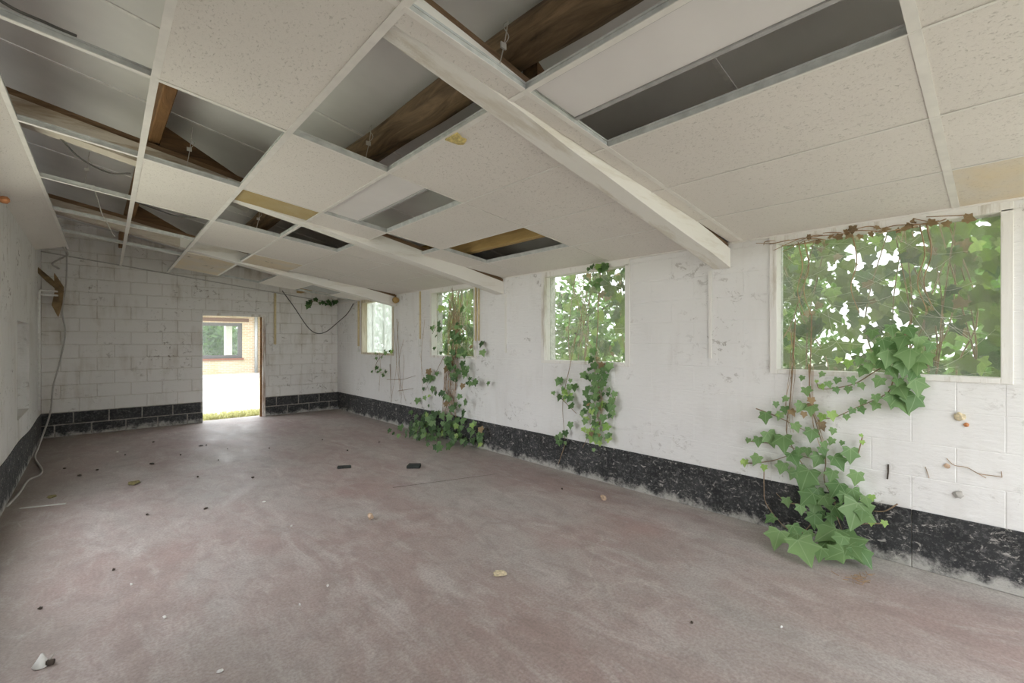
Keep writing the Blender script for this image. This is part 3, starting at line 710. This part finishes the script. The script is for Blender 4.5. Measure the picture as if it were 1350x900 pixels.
# ---- bushy ivy under the third window
rg = random.Random(9)
wall_ivy('bushy dark ivy with a tangle of dry stems under the third window', on_right(590, 575, 0.1),
 [[(596,380),(598,440),(592,490),(588,540),(580,575)], [(605,420),(600,480),(602,540)], [(575,430),(570,440)], [(585,470),(575,490)], [(600,460),(625,470)]],
 [(598,440,10,18,30),(594,480,12,14,26),(575,430,6,5,5),(566,498,7,5,7),(612,492,9,6,12),(596,535,8,10,14),(570,548,18,9,26),(560,568,16,8,46),(590,578,16,6,24),(612,560,12,8,14),(608,580,10,4,8),(632,572,6,5,6),(545,570,10,5,10),(575,520,8,8,8)], 0.095, rg,
 {'leaf': 5, 'leaf_dark': 10, 'leaf_young': 1, 'leaf_brown': 1}, (0.05, 0.18),
 [[(600 + rg.uniform(-9, 9), 400 + rg.uniform(-20, 20)), (598 + rg.uniform(-9, 9), 450), (594 + rg.uniform(-10, 10), 500), (592 + rg.uniform(-10, 10), 550)] for _ in range(34)])
# ---- thin ivy under the far window
rg = random.Random(21)
wall_ivy('thin trailing ivy with bare brown stems below the small far window', on_right(520, 540, 0.03),
 [[(512,462),(498,475),(495,490),(508,490)], [(523,420),(526,470),(528,520)], [(510,500),(530,500),(548,495)], [(514,480),(516,530)], [(525,515),(545,512)]],
 [(512,463,5,3,6),(497,475,3,6,6),(505,490,6,3,6)], 0.065, rg, {'leaf': 6, 'leaf_dark': 5, 'leaf_young': 2}, (0.05, 0.09),
 [[(x + rg.uniform(-3, 3), 410 + rg.uniform(0, 60)), (x + rg.uniform(-5, 5), 480), (x + rg.uniform(-8, 8), 510 + rg.uniform(0, 25))] for x in (500, 515, 522, 527, 530, 534, 556, 560)])
# ---- sprig under the ceiling at the back wall
rg = random.Random(2)
s = thing('ivy_sprig', 'small dark ivy sprig creeping under the ceiling on the back wall', 'ivy', on_back(418, 402, 0.02))
stems(s, [[on_back(u, v, 0.03) for u, v in p] for p in ([(408,402),(412,397),(425,399),(438,398),(448,398)], [(412,397),(416,392)])], 0.006)
for u, v in [(406,404),(407,400),(410,398),(417,395),(422,400),(426,399),(430,401),(433,398),(436,401),(440,399),(444,398)]:
    put_leaf_local(s, on_back(u, v, rg.uniform(.03, .08)), 0.10 * rg.uniform(.7, 1.2), (rg.uniform(-.4, .4), -1, .4), (rg.uniform(-.6, .6), 0, -1), 'leaf_dark', rg)

# ---- ivy growing outside against the window panes
def outside_ivy(label, y0, y1, n, dens_stuff, seed, brown, size, gap=None, spread=0.5):
    rg = random.Random(seed); t = thing('outdoor_ivy', label, 'ivy', (XR + 0.35, (y0 + y1) / 2, -0.08))
    X0 = XR + 0.27
    def ok(y, z): return gap is None or not gap(y, z, rg)
    k = 0
    while k < n:
        y, z = rg.uniform(y0 - 0.15, y1 + 0.2), rg.uniform(1.10, 2.25)
        k += 1
        if not ok(y, z): continue
        kind = 'leaf_brown' if rg.random() < brown * (1.6 if z > 1.9 else 0.7) else ('leaf_young' if rg.random() < .05 else ('leaf_dark' if rg.random() < .35 else 'leaf_out'))
        put_leaf_local(t, Vector((X0 + rg.random() ** 1.5 * spread * 0.6, y, z)), size * rg.uniform(.6, 1.3) * (.7 if kind == 'leaf_brown' else 1), (-1, rg.uniform(-.7, .7), rg.uniform(-.4, .8)), (rg.uniform(-.3, .3), rg.uniform(-.7, .7), -1), kind, rg)
    m = MB(); base = LEAF['leaf_out'][0]
    bv = [v.co.copy() for v in base.vertices]; bf = [tuple(p.vertices) for p in base.polygons]
    for _ in range(dens_stuff):
        y, z = rg.uniform(y0 - 0.55, y1 + 0.6), rg.uniform(0.2, 2.9)
        if not ok(y, z): continue
        Mx = leaf_matrix((X0 + 0.30 + rg.random() * spread, y, z) if 1.0 < z else (X0 + 0.1 + rg.random() * spread, y, z), size * rg.uniform(.7, 1.5), (rg.choice((-1, 1)), rg.uniform(-.8, .8), rg.uniform(-.2, 1)), (rg.uniform(-.3, .3), rg.uniform(-.7, .7), -1))
        m.add([Mx @ v - t.location for v in bv], bf)
    stuff(link('foliage', m.mesh([M['leaf_out']], smooth=True), parent=t))
    P = []
    for _ in range(16):
        y = rg.uniform(y0, y1); x = X0 + rg.uniform(0, .25); P.append([Vector((x, y + rg.uniform(-.3, .3), -0.06)), Vector((x, y + rg.uniform(-.2, .2), 1.1)), Vector((x, y, 1.6)), Vector((x, y + rg.uniform(-.25, .25), 2.3))])
    stems(t, P, 0.007, 'stem', M['dry'])
    return t
outside_ivy('dense ivy with withered tops pressed against the large near window outside', *WIN[0], 299, 620, 31, 0.14, 0.10, None, 0.6)
outside_ivy('loose ivy curtain outside the second window with bright gaps', *WIN[1], 270, 300, 32, 0.10, 0.10, lambda y, z, r: (y > 3.15 and r.random() < .62) or noise.noise(Vector((y * 4, z * 4, 3))) > .28, 0.35)
outside_ivy('dark ivy screen growing outside the third window', *WIN[2], 240, 520, 33, 0.15, 0.11, lambda y, z, r: 5.55 < y < 5.68 , 0.5)
outside_ivy('light sparse ivy outside the small far window', *WIN[3], 22, 30, 34, 0.05, 0.10, lambda y, z, r: r.random() < .4, 0.5)
# ---- cobwebs across the near window
def cobweb(label, win, strands, seed):
    rg = random.Random(seed); m = MB(); o = link('cobweb', None, loc=(XR + 0.06, (win[0] + win[1]) / 2, 1.2))
    for _ in range(strands):
        a = Vector((XR + rg.uniform(.03, .08), rg.uniform(*win), rg.uniform(1.22, 2.12))); an = rg.gauss(0.15, .5); l = rg.uniform(.15, .5)
        b = a + Vector((0, math.cos(an) * l, math.sin(an) * l)); b.y = min(max(b.y, win[0]), win[1]); b.z = min(max(b.z, 1.21), 2.12)
        c = (a + b) / 2 - Vector((0, 0, rg.uniform(.0, .06)))
        m.tube([v - o.location for v in smooth_path([a, c, b], 4)], 0.0007, 3)
    o2 = o; me = m.mesh([M['web']]); bpy.data.objects.remove(o2)
    return tag(link('cobweb', me, loc=(XR + 0.06, (win[0] + win[1]) / 2, 1.2)), label, 'cobweb')
cobweb('dusty cobweb strands across the inside of the large near window', WIN[0], 60, 4)
cobweb('fine cobweb strands across the inside of the second window', WIN[1], 18, 6)

# ---- withered ivy fringe along the top of the near window
rg = random.Random(77)
d = thing('dry_ivy_fringe', 'withered brown ivy fringe along the top edge of the large window', 'dry ivy', (XR - 0.02, 0.6, 2.14))
P = []
for _ in range(16):
    y = rg.uniform(0.1, 1.1); a = Vector((XR - rg.uniform(.0, .03), y, 2.135 + rg.uniform(-.02, .02))); P.append([a, a + Vector((-.01, rg.uniform(.05, .15), rg.uniform(-.02, .03))), a + Vector((-.015, rg.uniform(.15, .3), rg.uniform(-.05, .03)))])
for y in (1.02, 0.98, 0.7, 0.36, 0.33): P.append([Vector((XR - .01, y, 2.13)), Vector((XR + .02, y - .02, 1.95)), Vector((XR + .03, y + .015, 1.78)), Vector((XR + .03, y - .03, 1.6))])
stems(d, P, 0.004, 'dry_stem', M['dry'])
for _ in range(20):
    y = rg.choice((rg.uniform(.3, .75), rg.uniform(0.05, 1.0))); put_leaf_local(d, (XR - rg.uniform(.01, .04), y, 2.13 + rg.uniform(-.03, .03)), rg.uniform(.03, .06), (-1, rg.uniform(-.9, .9), rg.uniform(-.9, .9)), (0, rg.uniform(-1, 1), rg.uniform(-1, .4)), 'leaf_brown', rg)

# ================================================================== CONDUITS, CABLES, SMALL FITTINGS
def conduit(label, path, r, mat, box=None, name='conduit', cat='conduit'):
    t = thing(name, label, cat, path[-1])
    L = Vector(path[-1])
    link('pipe', MB().tube([Vector(p) - L for p in path], r, 8).mesh([mat], smooth=True), parent=t)
    if box: link('junction_box', MB().box(*[tuple(Vector(b) - L) for b in box]).mesh([M['conduit_white']], bevel=0.006), parent=t)
    return t
def rwall(y, z, o=0.014): return Vector((XR - o, y, z))
for yy, z0, lab in ((6.19, 1.45, 'single yellowed conduit between the third and far windows'), (4.79, 1.42, 'yellowed conduit close to the third window frame, half of a pair'), (4.725, 1.42, 'yellowed conduit beside its twin, on the side of the painted post')):
    t = conduit(lab, [rwall(yy, 2.19), rwall(yy, 1.8), rwall(yy, z0)], 0.014, M['conduit_yellow'], ((XR - 0.035, yy - 0.03, z0 - 0.12), (XR - 0.001, yy + 0.03, z0)) if yy != 4.725 else None)
conduit('yellowed board-like conduit beside the small far window', [rwall(8.42, 2.18), rwall(8.42, 1.75), rwall(8.42, 1.32)], 0.02, M['conduit_yellow'], ((XR - 0.035, 8.38, 1.2), (XR - 0.001, 8.46, 1.32)))
bx = 2.56
conduit('yellowed conduit with switch box on the back wall beside the doorway', [Vector((bx, YB - .02, 2.33)), Vector((bx, YB - .02, 1.9)), Vector((bx, YB - .02, 1.35))], 0.022, M['conduit_yellow'], ((bx - .05, YB - .04, 1.22), (bx + .05, YB - .003, 1.36)))
for yy, lab in ((4.20, 'thin white painted batten under the middle beam end'), (1.66, 'thin white painted batten under the near beam end')):
    tag(link('batten', MB().box((-0.012, -0.012, 0), (-0.001, 0.012, 0.72)).mesh([M['frame']]), loc=(XR, yy, 1.27)), lab, 'batten')
# bent white pipe in the left corner
t = thing('corner_pipe', 'bent pair of white pipes in the left back corner', 'pipe', (XL + 0.02, 8.6, 0.45))
for o in (0.0, 0.05):
    link('pipe', MB().tube([Vector((XL + .03, 8.65 + o, 0.5)) - t.location, Vector((XL + .03, 8.65 + o, 2.06 - o)) - t.location, Vector((XL + .035, 8.67 + o, 2.09 - o)) - t.location, Vector((XL + .20, 8.75 + o, 2.09 - o)) - t.location], 0.013, 7).mesh([M['conduit_white']], smooth=True), parent=t)
# rusty bent sheet
def bent_sheet():
    P = [(43, 346), (60, 360), (72, 372), (83, 380)]; Q = [(45, 352), (58, 366), (65, 378), (68, 400)]
    prof = [on_back(u, v, 0.45) for u, v in ((42, 348), (62, 363), (75, 377))]
    a = on_back(64, 340 + 1, 0.42)
    b = MB()
    c = on_back(72, 385, 0.42)
    strip = [on_back(u, v, 0.5) - c for u, v in ((41, 346), (48, 351), (66, 366), (76, 376), (83, 384), (81, 389), (70, 378), (60, 370), (44, 354))]
    fin = [on_back(u, v, 0.40) - c for u, v in ((71, 360), (83, 378), (81, 400), (76, 417), (68, 402), (72, 384))]
    for poly in (strip, fin):
        n = len(poly); off = Vector((0.01, 0.03, 0))
        b.add(list(poly) + [p + off for p in poly], [tuple(range(n)), tuple(range(2 * n - 1, n - 1, -1))] + [(i, (i + 1) % n, (i + 1) % n + n, i + n) for i in range(n)])
    o = link('bent_sheet', b.mesh([M['rust']]), loc=c)
    tag(o, 'rusty brown bent sheet dangling in the left back corner', 'sheet')
bent_sheet()
def cable(label, pts, r, mat, name='cable'):
    c = Vector(pts[-1]); return tag(link(name, MB().tube([p - c for p in smooth_path(pts, 8)], r, 6).mesh([mat], smooth=True), loc=c), label, 'cable')
o1 = 0.10
cable('grey cable hanging from the ceiling down the left corner to the floor', [on_back(87, 320, .1), on_back(88, 344, .1), on_back(87, 375, .12), on_back(82, 410, .15), on_back(86, 440, .12), on_back(78, 480, .12), on_back(70, 510, .2), on_back(66, 545, .25), on_floor(52, 585, .12), on_floor(46, 603, .02), on_floor(55, 618, .012), on_floor(52, 626, .012), on_floor(37, 633, .012), on_floor(25, 650, .012), on_floor(9, 667, .012)], 0.011, M['cable'])
cable('thin dark cable looping down the back wall right of the doorway', [on_back(372, 383, .03), on_back(388, 405, .03), on_back(405, 430, .03), on_back(417, 439, .03), on_back(430, 437, .03), on_back(445, 425, .05), on_right(458, 413, .03), on_right(466, 400, .03)], 0.008, M['cable_dark'])
cable('brown cable draped over the ceiling grid in the upper left cell', [cpt(-.42, 2.5, .12), cpt(-.28, 2.62, .045), cpt(-.15, 2.655, .045), cpt(-.06, 2.66, .045)], 0.006, M['cable_dark'])
cable('dark cable sagging behind the bare grid bars in the left open cells', [cpt(-.20, 4.35, .12), cpt(-.1, 4.45, .05), cpt(.05, 4.55, .035), cpt(.17, 4.5, .06)], 0.006, M['cable_dark'])
cable('long black cable running over the grid bars above the tiles', [cpt(-.33, 5.15, .05), cpt(0.1, 5.20, .04), cpt(.3, 5.3, .04), cpt(.55, 5.4, .04), cpt(.8, 5.15, .05)], 0.006, M['cable_dark'])
cable('pale loose wire dangling from the left open cells', [cpt(-.05, 5.3, .1), cpt(.0, 5.9, .0), cpt(.02, 6.0, -.02), cpt(.08, 6.5, -.06), cpt(.1, 6.7, -.05)], 0.005, M['wire'])
cable('twisted grey wires in the left back corner under the ceiling', [Vector((-.33, 8.4, cz(-.33) + .03)), Vector((-.25, 8.7, 2.62)), Vector((-.3, 9.0, 2.6)), Vector((-.42, 9.2, 2.52)), Vector((-.36, 9.35, 2.47))], 0.012, M['cable'])
tag(link('copper_knob', MB().tube([Vector((0, 0, 0)), Vector((.02, 0, 0)), Vector((.045, 0, 0)), Vector((.06, 0, 0))], [.022, .03, .03, .012], 12).mesh([M['copper']], smooth=True), loc=(XL + .001, 5.44, 2.545)), 'reddish copper pipe stub on the left wall under the ceiling', 'pipe stub')
tag(link('lamp_base', MB().tube([Vector((0, 0, 0)), Vector((-.03, 0, 0)), Vector((-.06, -.01, 0)), Vector((-.09, -.02, 0)), Vector((-.10, -.02, 0))], [.03, .045, .055, .045, .015], 14).mesh([M['yellow_timber']], smooth=True), loc=(XR, 6.90, 2.10)), 'round orange lamp fitting at the end of the far beam', 'lamp fitting')

# nail, plugs and cocoon scraps on the near right wall
tag(link('nail', MB().tube([Vector((0, 0, .05)), Vector((-.004, 0, 0)), Vector((-.006, .004, -.045))], .0045, 6).mesh([M['dark_bit']]), loc=on_right(1171, 622, .004)), 'dark iron nail stuck in the white wall right of the big ivy', 'nail')
def scrap(label, u, v, r, mat, cat='scrap'):
    rr = random.Random(int(u)); bm = bmesh.new(); bmesh.ops.create_icosphere(bm, subdivisions=2, radius=r)
    for w in bm.verts: w.co *= 1 + rr.uniform(-.25, .25); w.co.x *= .45
    me = bpy.data.meshes.new('scrap'); bm.to_mesh(me); bm.free(); return tag(link('plaster_scrap', me, mat, loc=on_right(u, v, r * .3)), label, cat)
scrap('pale broken plaster plug high on the near right wall', 1265, 549, .026, M['crumb']); scrap('small orange brown plug under the broken plaster plug', 1274, 560, .012, M['copper'])
scrap('grey cocoon scrap low on the near right wall', 1264, 652, .022, M['cable']); scrap('grey scrap clinging beside a dry twig on the right wall', 1248, 614, .014, M['crumb_pink'])
tw = [[on_right(u, v, .006) for u, v in p] for p in ([(1248,604),(1258,613),(1275,616),(1290,624),(1310,627),(1321,629)], [(1284,621),(1300,630)], [(1321,629),(1320,621)], [(1220,615),(1225,630)])]
m = MB(); c0 = tw[0][0]
for p in tw: m.tube([q - c0 for q in smooth_path(p, 4)], .0018, 4)
tag(link('dry_twig', m.mesh([M['dry']]), loc=c0), 'dry brown twig stuck across the white wall right of the big ivy', 'twig')

# ================================================================== DEBRIS ON THE FLOOR
def rock(name, label, cat, u, v, sx, sy, sz, mat, seed, rot=0.0, group=None):
    rr = random.Random(seed); bm = bmesh.new(); bmesh.ops.create_icosphere(bm, subdivisions=2, radius=1)
    for w in bm.verts: w.co *= 1 + rr.uniform(-.32, .32); w.co = Vector((w.co.x * sx, w.co.y * sy, w.co.z * sz))
    zmin = min(w.co.z for w in bm.verts)
    for w in bm.verts: w.co.z -= zmin
    me = bpy.data.meshes.new(name); bm.to_mesh(me); bm.free()
    o = link(name, me, mat, loc=on_floor(u, v)); o.rotation_euler.z = rot; return tag(o, label, cat, group)
def brickbit(label, u, v, dx, dy, dz, rot):
    o = link('tar_brick', MB().hexa([(-dx, -dy, 0), (dx, -dy * .8, 0), (dx * .9, dy, 0), (-dx * .95, dy, 0), (-dx * .98, -dy, dz), (dx, -dy * .8, dz * .92), (dx * .9, dy, dz), (-dx * .95, dy * .96, dz)]).mesh([M['coal']], bevel=0.006), loc=on_floor(u, v))
    o.rotation_euler.z = rot; return tag(o, label, 'brick')
brickbit('thin flat black brick fragment on the floor', 454, 617, .075, .02, .03, -.5)
brickbit('thick black brick piece on the floor between door and third window', 546, 616, .075, .055, .035, -.75)
rock('plaster_crumb', 'large cream plaster crumb in the middle of the open floor', 'rubble', 658, 758, 0.040, .028, .011, M['crumb'], 1, -.745)
rock('plaster_crumb', 'small pinkish rubble crumb on the floor before the black bricks', 'rubble', 488, 685, .022, .028, .022, M['crumb_pink'], 2)
rock('plaster_crumb', 'pinkish rubble crumb near the wall under the second window', 'rubble', 796, 659, .018, .030, .022, M['crumb_pink'], 3)
rock('moss_clump', 'olive moss clump on the dirty floor towards the left wall', 'moss', 176, 637, .045, .08, .008, M['moss'], 4)
rock('moss_clump', 'flat brown moss patch by the cable on the floor', 'moss', 68, 655, .03, .05, .005, M['moss'], 5)
g = 'dark dry bits scattered on the floor'
for i, (u, v, s) in enumerate([(265,588,.05),(272,587,.03),(200,612,.06),(202,583,.03),(165,600,.02),(105,627,.05),(128,620,.025),(238,600,.02),(300,592,.02),(333,630,.03),(271,671,.035),(194,679,.03),(150,752,.018),(53,803,.02),(355,591,.02),(500,583,.03),(425,580,.02),(741,645,.02),(912,822,.014),(261,629,.02),(288,607,.02),(458,594,.02),(85,618,.03)]):
    rock('dry_leaf_bit', 'small dark dry leaf bit scattered on the concrete floor', 'debris', u, v, s * .5, s * .33, .007, M['dark_bit'], 20 + i, i, g)
g = 'white chips on the floor'
for i, (u, v, s) in enumerate([(348,662,.014),(432,773,.012),(217,815,.012),(290,886,.014),(155,596,.02),(173,771,.010),(1030,828,.008),(384,694,.012),(395,798,.008)]):
    rock('white_chip', 'tiny white paint chip lying on the floor', 'debris', u, v, s, s * .5, .006, M['white_bit'], 50 + i, i, g)
o = link('plaster_strip', MB().box((-.15, -.014, 0), (.15, .014, .006)).mesh([M['slab']], bevel=.003), loc=on_floor(57, 667)); o.rotation_euler.z = -.35
tag(o, 'short pale plaster strip on the floor beside the left wall', 'strip')
t = thing('cone_lamp_holder', 'small pale cone with a dark stub lying on the floor', 'cap', on_floor(54, 878))
link('cone', MB().tube([Vector((0, 0, .001)), Vector((0, 0, .006)), Vector((.002, .002, .028)), Vector((.003, .004, .052))], [.027, .029, .017, .004], 16).mesh([M['conduit_white']], smooth=True), parent=t)
link('stub', MB().tube([Vector((.020, -.012, .0125)), Vector((.040, -.022, .0125))], .012, 10).mesh([M['dark_bit']], smooth=True), parent=t)
link('wire_end', MB().tube([Vector((.024, -.014, .02)), Vector((.045, -.02, .045))], .002, 5).mesh([M['wire']]), parent=t)
# dry sweepings along the right wall foot
rg = random.Random(15)
m = MB(); c0 = on_floor(1120, 765)
for i in range(26):
    a = on_floor(rg.uniform(1105, 1145), rg.uniform(757, 768), .006) - c0; an = rg.uniform(0, 6.3); l = rg.uniform(.02, .05)
    m.tube([a, a + Vector((math.cos(an) * l, math.sin(an) * l, .004))], .002, 4)
stuff(tag(link('plant_litter', m.mesh([M['dry']]), loc=c0), 'dry plant litter on the floor by the foot of the big ivy', 'litter'))

# ================================================================== OUTSIDE
house = thing('brick_house', 'buff brick house with grey framed window across the yard', 'house', (4.0, 23.5, -0.08))
HL = house.location
HY = 23.5
def hp(name, a, b, mat, parent=house, bev=0.0):
    pl = HL if parent is house else HL
    return link(name, MB().box(tuple(p - q for p, q in zip(a, HL)), tuple(p - q for p, q in zip(b, HL))).mesh([mat], bevel=bev), parent=parent)
m = MB()
for (a0, a1, z0, z1) in sub_rects((1.0, 5.95, -0.1, 2.9), [(2.6, 5.00, 0.66, 2.24)]): m.box((a0 - HL.x, 0, z0 - HL.z), (a1 - HL.x, .30, z1 - HL.z))
link('wall', m.mesh([M['brick']]), parent=house)
hp('wing_wall', (5.95, 19.0, -0.1), (6.2, 23.8, 2.9), M['brick'])
wf = link('window_frame', None, parent=house)
wf2 = MB()
for a, b in (((2.6, HY + .05, .66), (5.0, HY + .16, .80)), ((2.6, HY + .05, 2.10), (5.0, HY + .16, 2.24)), ((4.84, HY + .05, .8), (5.0, HY + .16, 2.10)), ((2.6, HY + .05, .8), (2.76, HY + .16, 2.10))): wf2.box([p - q for p, q in zip(a, HL)], [p - q for p, q in zip(b, HL)])
bpy.data.objects.remove(wf)
link('window_frame', wf2.mesh([M['house_frame']]), parent=house)
hp('glass_pane', (2.76, HY + .10, .80), (4.84, HY + .11, 2.10), M['glass_house'])
hp('inner_jamb', (4.45, HY + .5, .6), (4.70, HY + .9, 2.3), M['curtain'])
hp('lintel', (2.4, HY - .06, 2.30), (5.25, HY + .1, 2.45), M['lintel']); hp('sill', (2.5, HY - .07, .58), (5.05, HY + .1, .66), M['sill'])
hp('soffit', (0.8, HY - .7, 2.62), (5.95, HY + .3, 2.72), M['soffit'])
link('drain_pipe', MB().tube([Vector((5.55, HY - .09, -0.08)) - HL, Vector((5.55, HY - .09, 1.4)) - HL, Vector((5.55, HY - .09, 2.62)) - HL], .07, 10).mesh([M['zinc']], smooth=True), parent=house)
hp('plinth_path', (0.5, HY - 2.4, -0.079), (5.95, HY, -0.03), M['slab'])

def foliage_mesh(n, rx, ry, rz_, size, seed, mat, origin=(0, 0, 0)):
    rg = random.Random(seed); v = []; f = []
    for _ in range(n):
        a, b, c = rg.gauss(0, 1), rg.gauss(0, 1), rg.gauss(0, 1); l = math.sqrt(a * a + b * b + c * c) or 1
        r = rg.random() ** 0.4; w = 1 + 0.35 * noise.noise(Vector((a / l * 2, b / l * 2, c / l * 2 + seed)))
        p = Vector((a / l * r * rx * w, b / l * r * ry * w, c / l * r * rz_ * w)) + Vector(origin); s = size * rg.uniform(.6, 1.4)
        t = Vector((rg.gauss(0, 1), rg.gauss(0, 1), rg.gauss(0, 1))).normalized(); q = t.orthogonal().normalized(); k = len(v)
        v += [p - t * s, p + q * s * .5, p + t * s, p - q * s * .5]; f.append((k, k + 1, k + 2, k + 3))
    me = mesh_of(v, f); me.materials.append(mat); return me
def tree(label, x, y, h, rx, ry, seed, n=2600, size=0.10, low=0.35, group=None):
    t = thing('tree', label, 'tree', (x, y, -0.08), group)
    ctr = (0, 0, h * (1 + low) / 2)
    stuff(link('foliage', foliage_mesh(n, rx, ry, h * (1 - low) / 2, size, seed, M['tree_leaf'], ctr), parent=t))
    m = MB().tube([Vector((0, 0, 0)), Vector((.05, .03, h * .3)), Vector((-.04, .05, h * .6)), Vector((.05, 0, h * .85))], [.12, .10, .07, .03], 8)
    for k in range(5):
        a = k * 1.3 + seed; m.tube([Vector((0, 0, h * (.3 + .08 * k))), Vector((math.cos(a) * rx * .35, math.sin(a) * ry * .35, h * (.45 + .08 * k))), Vector((math.cos(a) * rx * .7, math.sin(a) * ry * .7, h * (.55 + .07 * k)))], [.05, .035, .015], 6)
    link('trunk', m.mesh([M['trunk']], smooth=True), parent=t); return t
tree('leafy bush seen through the window of the brick house', 4.4, 27.5, 2.6, 1.8, 1.3, 1, 4500, .13, 0.05)
for i, (x, y, h, rx, seed, lab) in enumerate([(8.2, -0.6, 4.2, 1.7, 3, 'light green tree beyond the ivy of the large window'), (10.2, 3.6, 4.6, 1.6, 5, 'tall tree beyond the large window and the near beam'),
                                      (9.8, 7.9, 3.2, 1.5, 7, 'low tree beyond the second window'), (10.5, 14.5, 4.2, 2.0, 9, 'green tree beyond the third window'), (12.0, 22.5, 4.4, 2.3, 13, 'pale green tree beyond the small far window')]):
    tree(lab, x, y, h, rx, rx, seed, 3200, .11, 0.04)
# verge of weeds outside the doorway
rg = random.Random(8); v = []; f = []
for _ in range(2600):
    x, y = rg.uniform(0.9, 3.4), YB + 0.34 + rg.random() ** 1.6 * 1.1; hgt = rg.uniform(.03, .16) * (1.3 - (y - YB) * .6); a = rg.uniform(0, 6.3); w = rg.uniform(.008, .02)
    k = len(v); dx, dy = math.cos(a) * w, math.sin(a) * w; lx, ly = rg.gauss(0, .04), rg.gauss(0, .04)
    v += [(x - dx, y - dy, -.08), (x + dx, y + dy, -.08), (x + lx + dx, y + ly + dy, -.08 + hgt * .8), (x + lx * 1.5, y + ly * 1.5, -.08 + hgt)]; f.append((k, k + 1, k + 2, k + 3))
me = mesh_of(v, f); me.materials.append(M['grass'])
stuff(tag(link('weed_verge', me), 'low weeds and grass growing just outside the doorway', 'grass'))
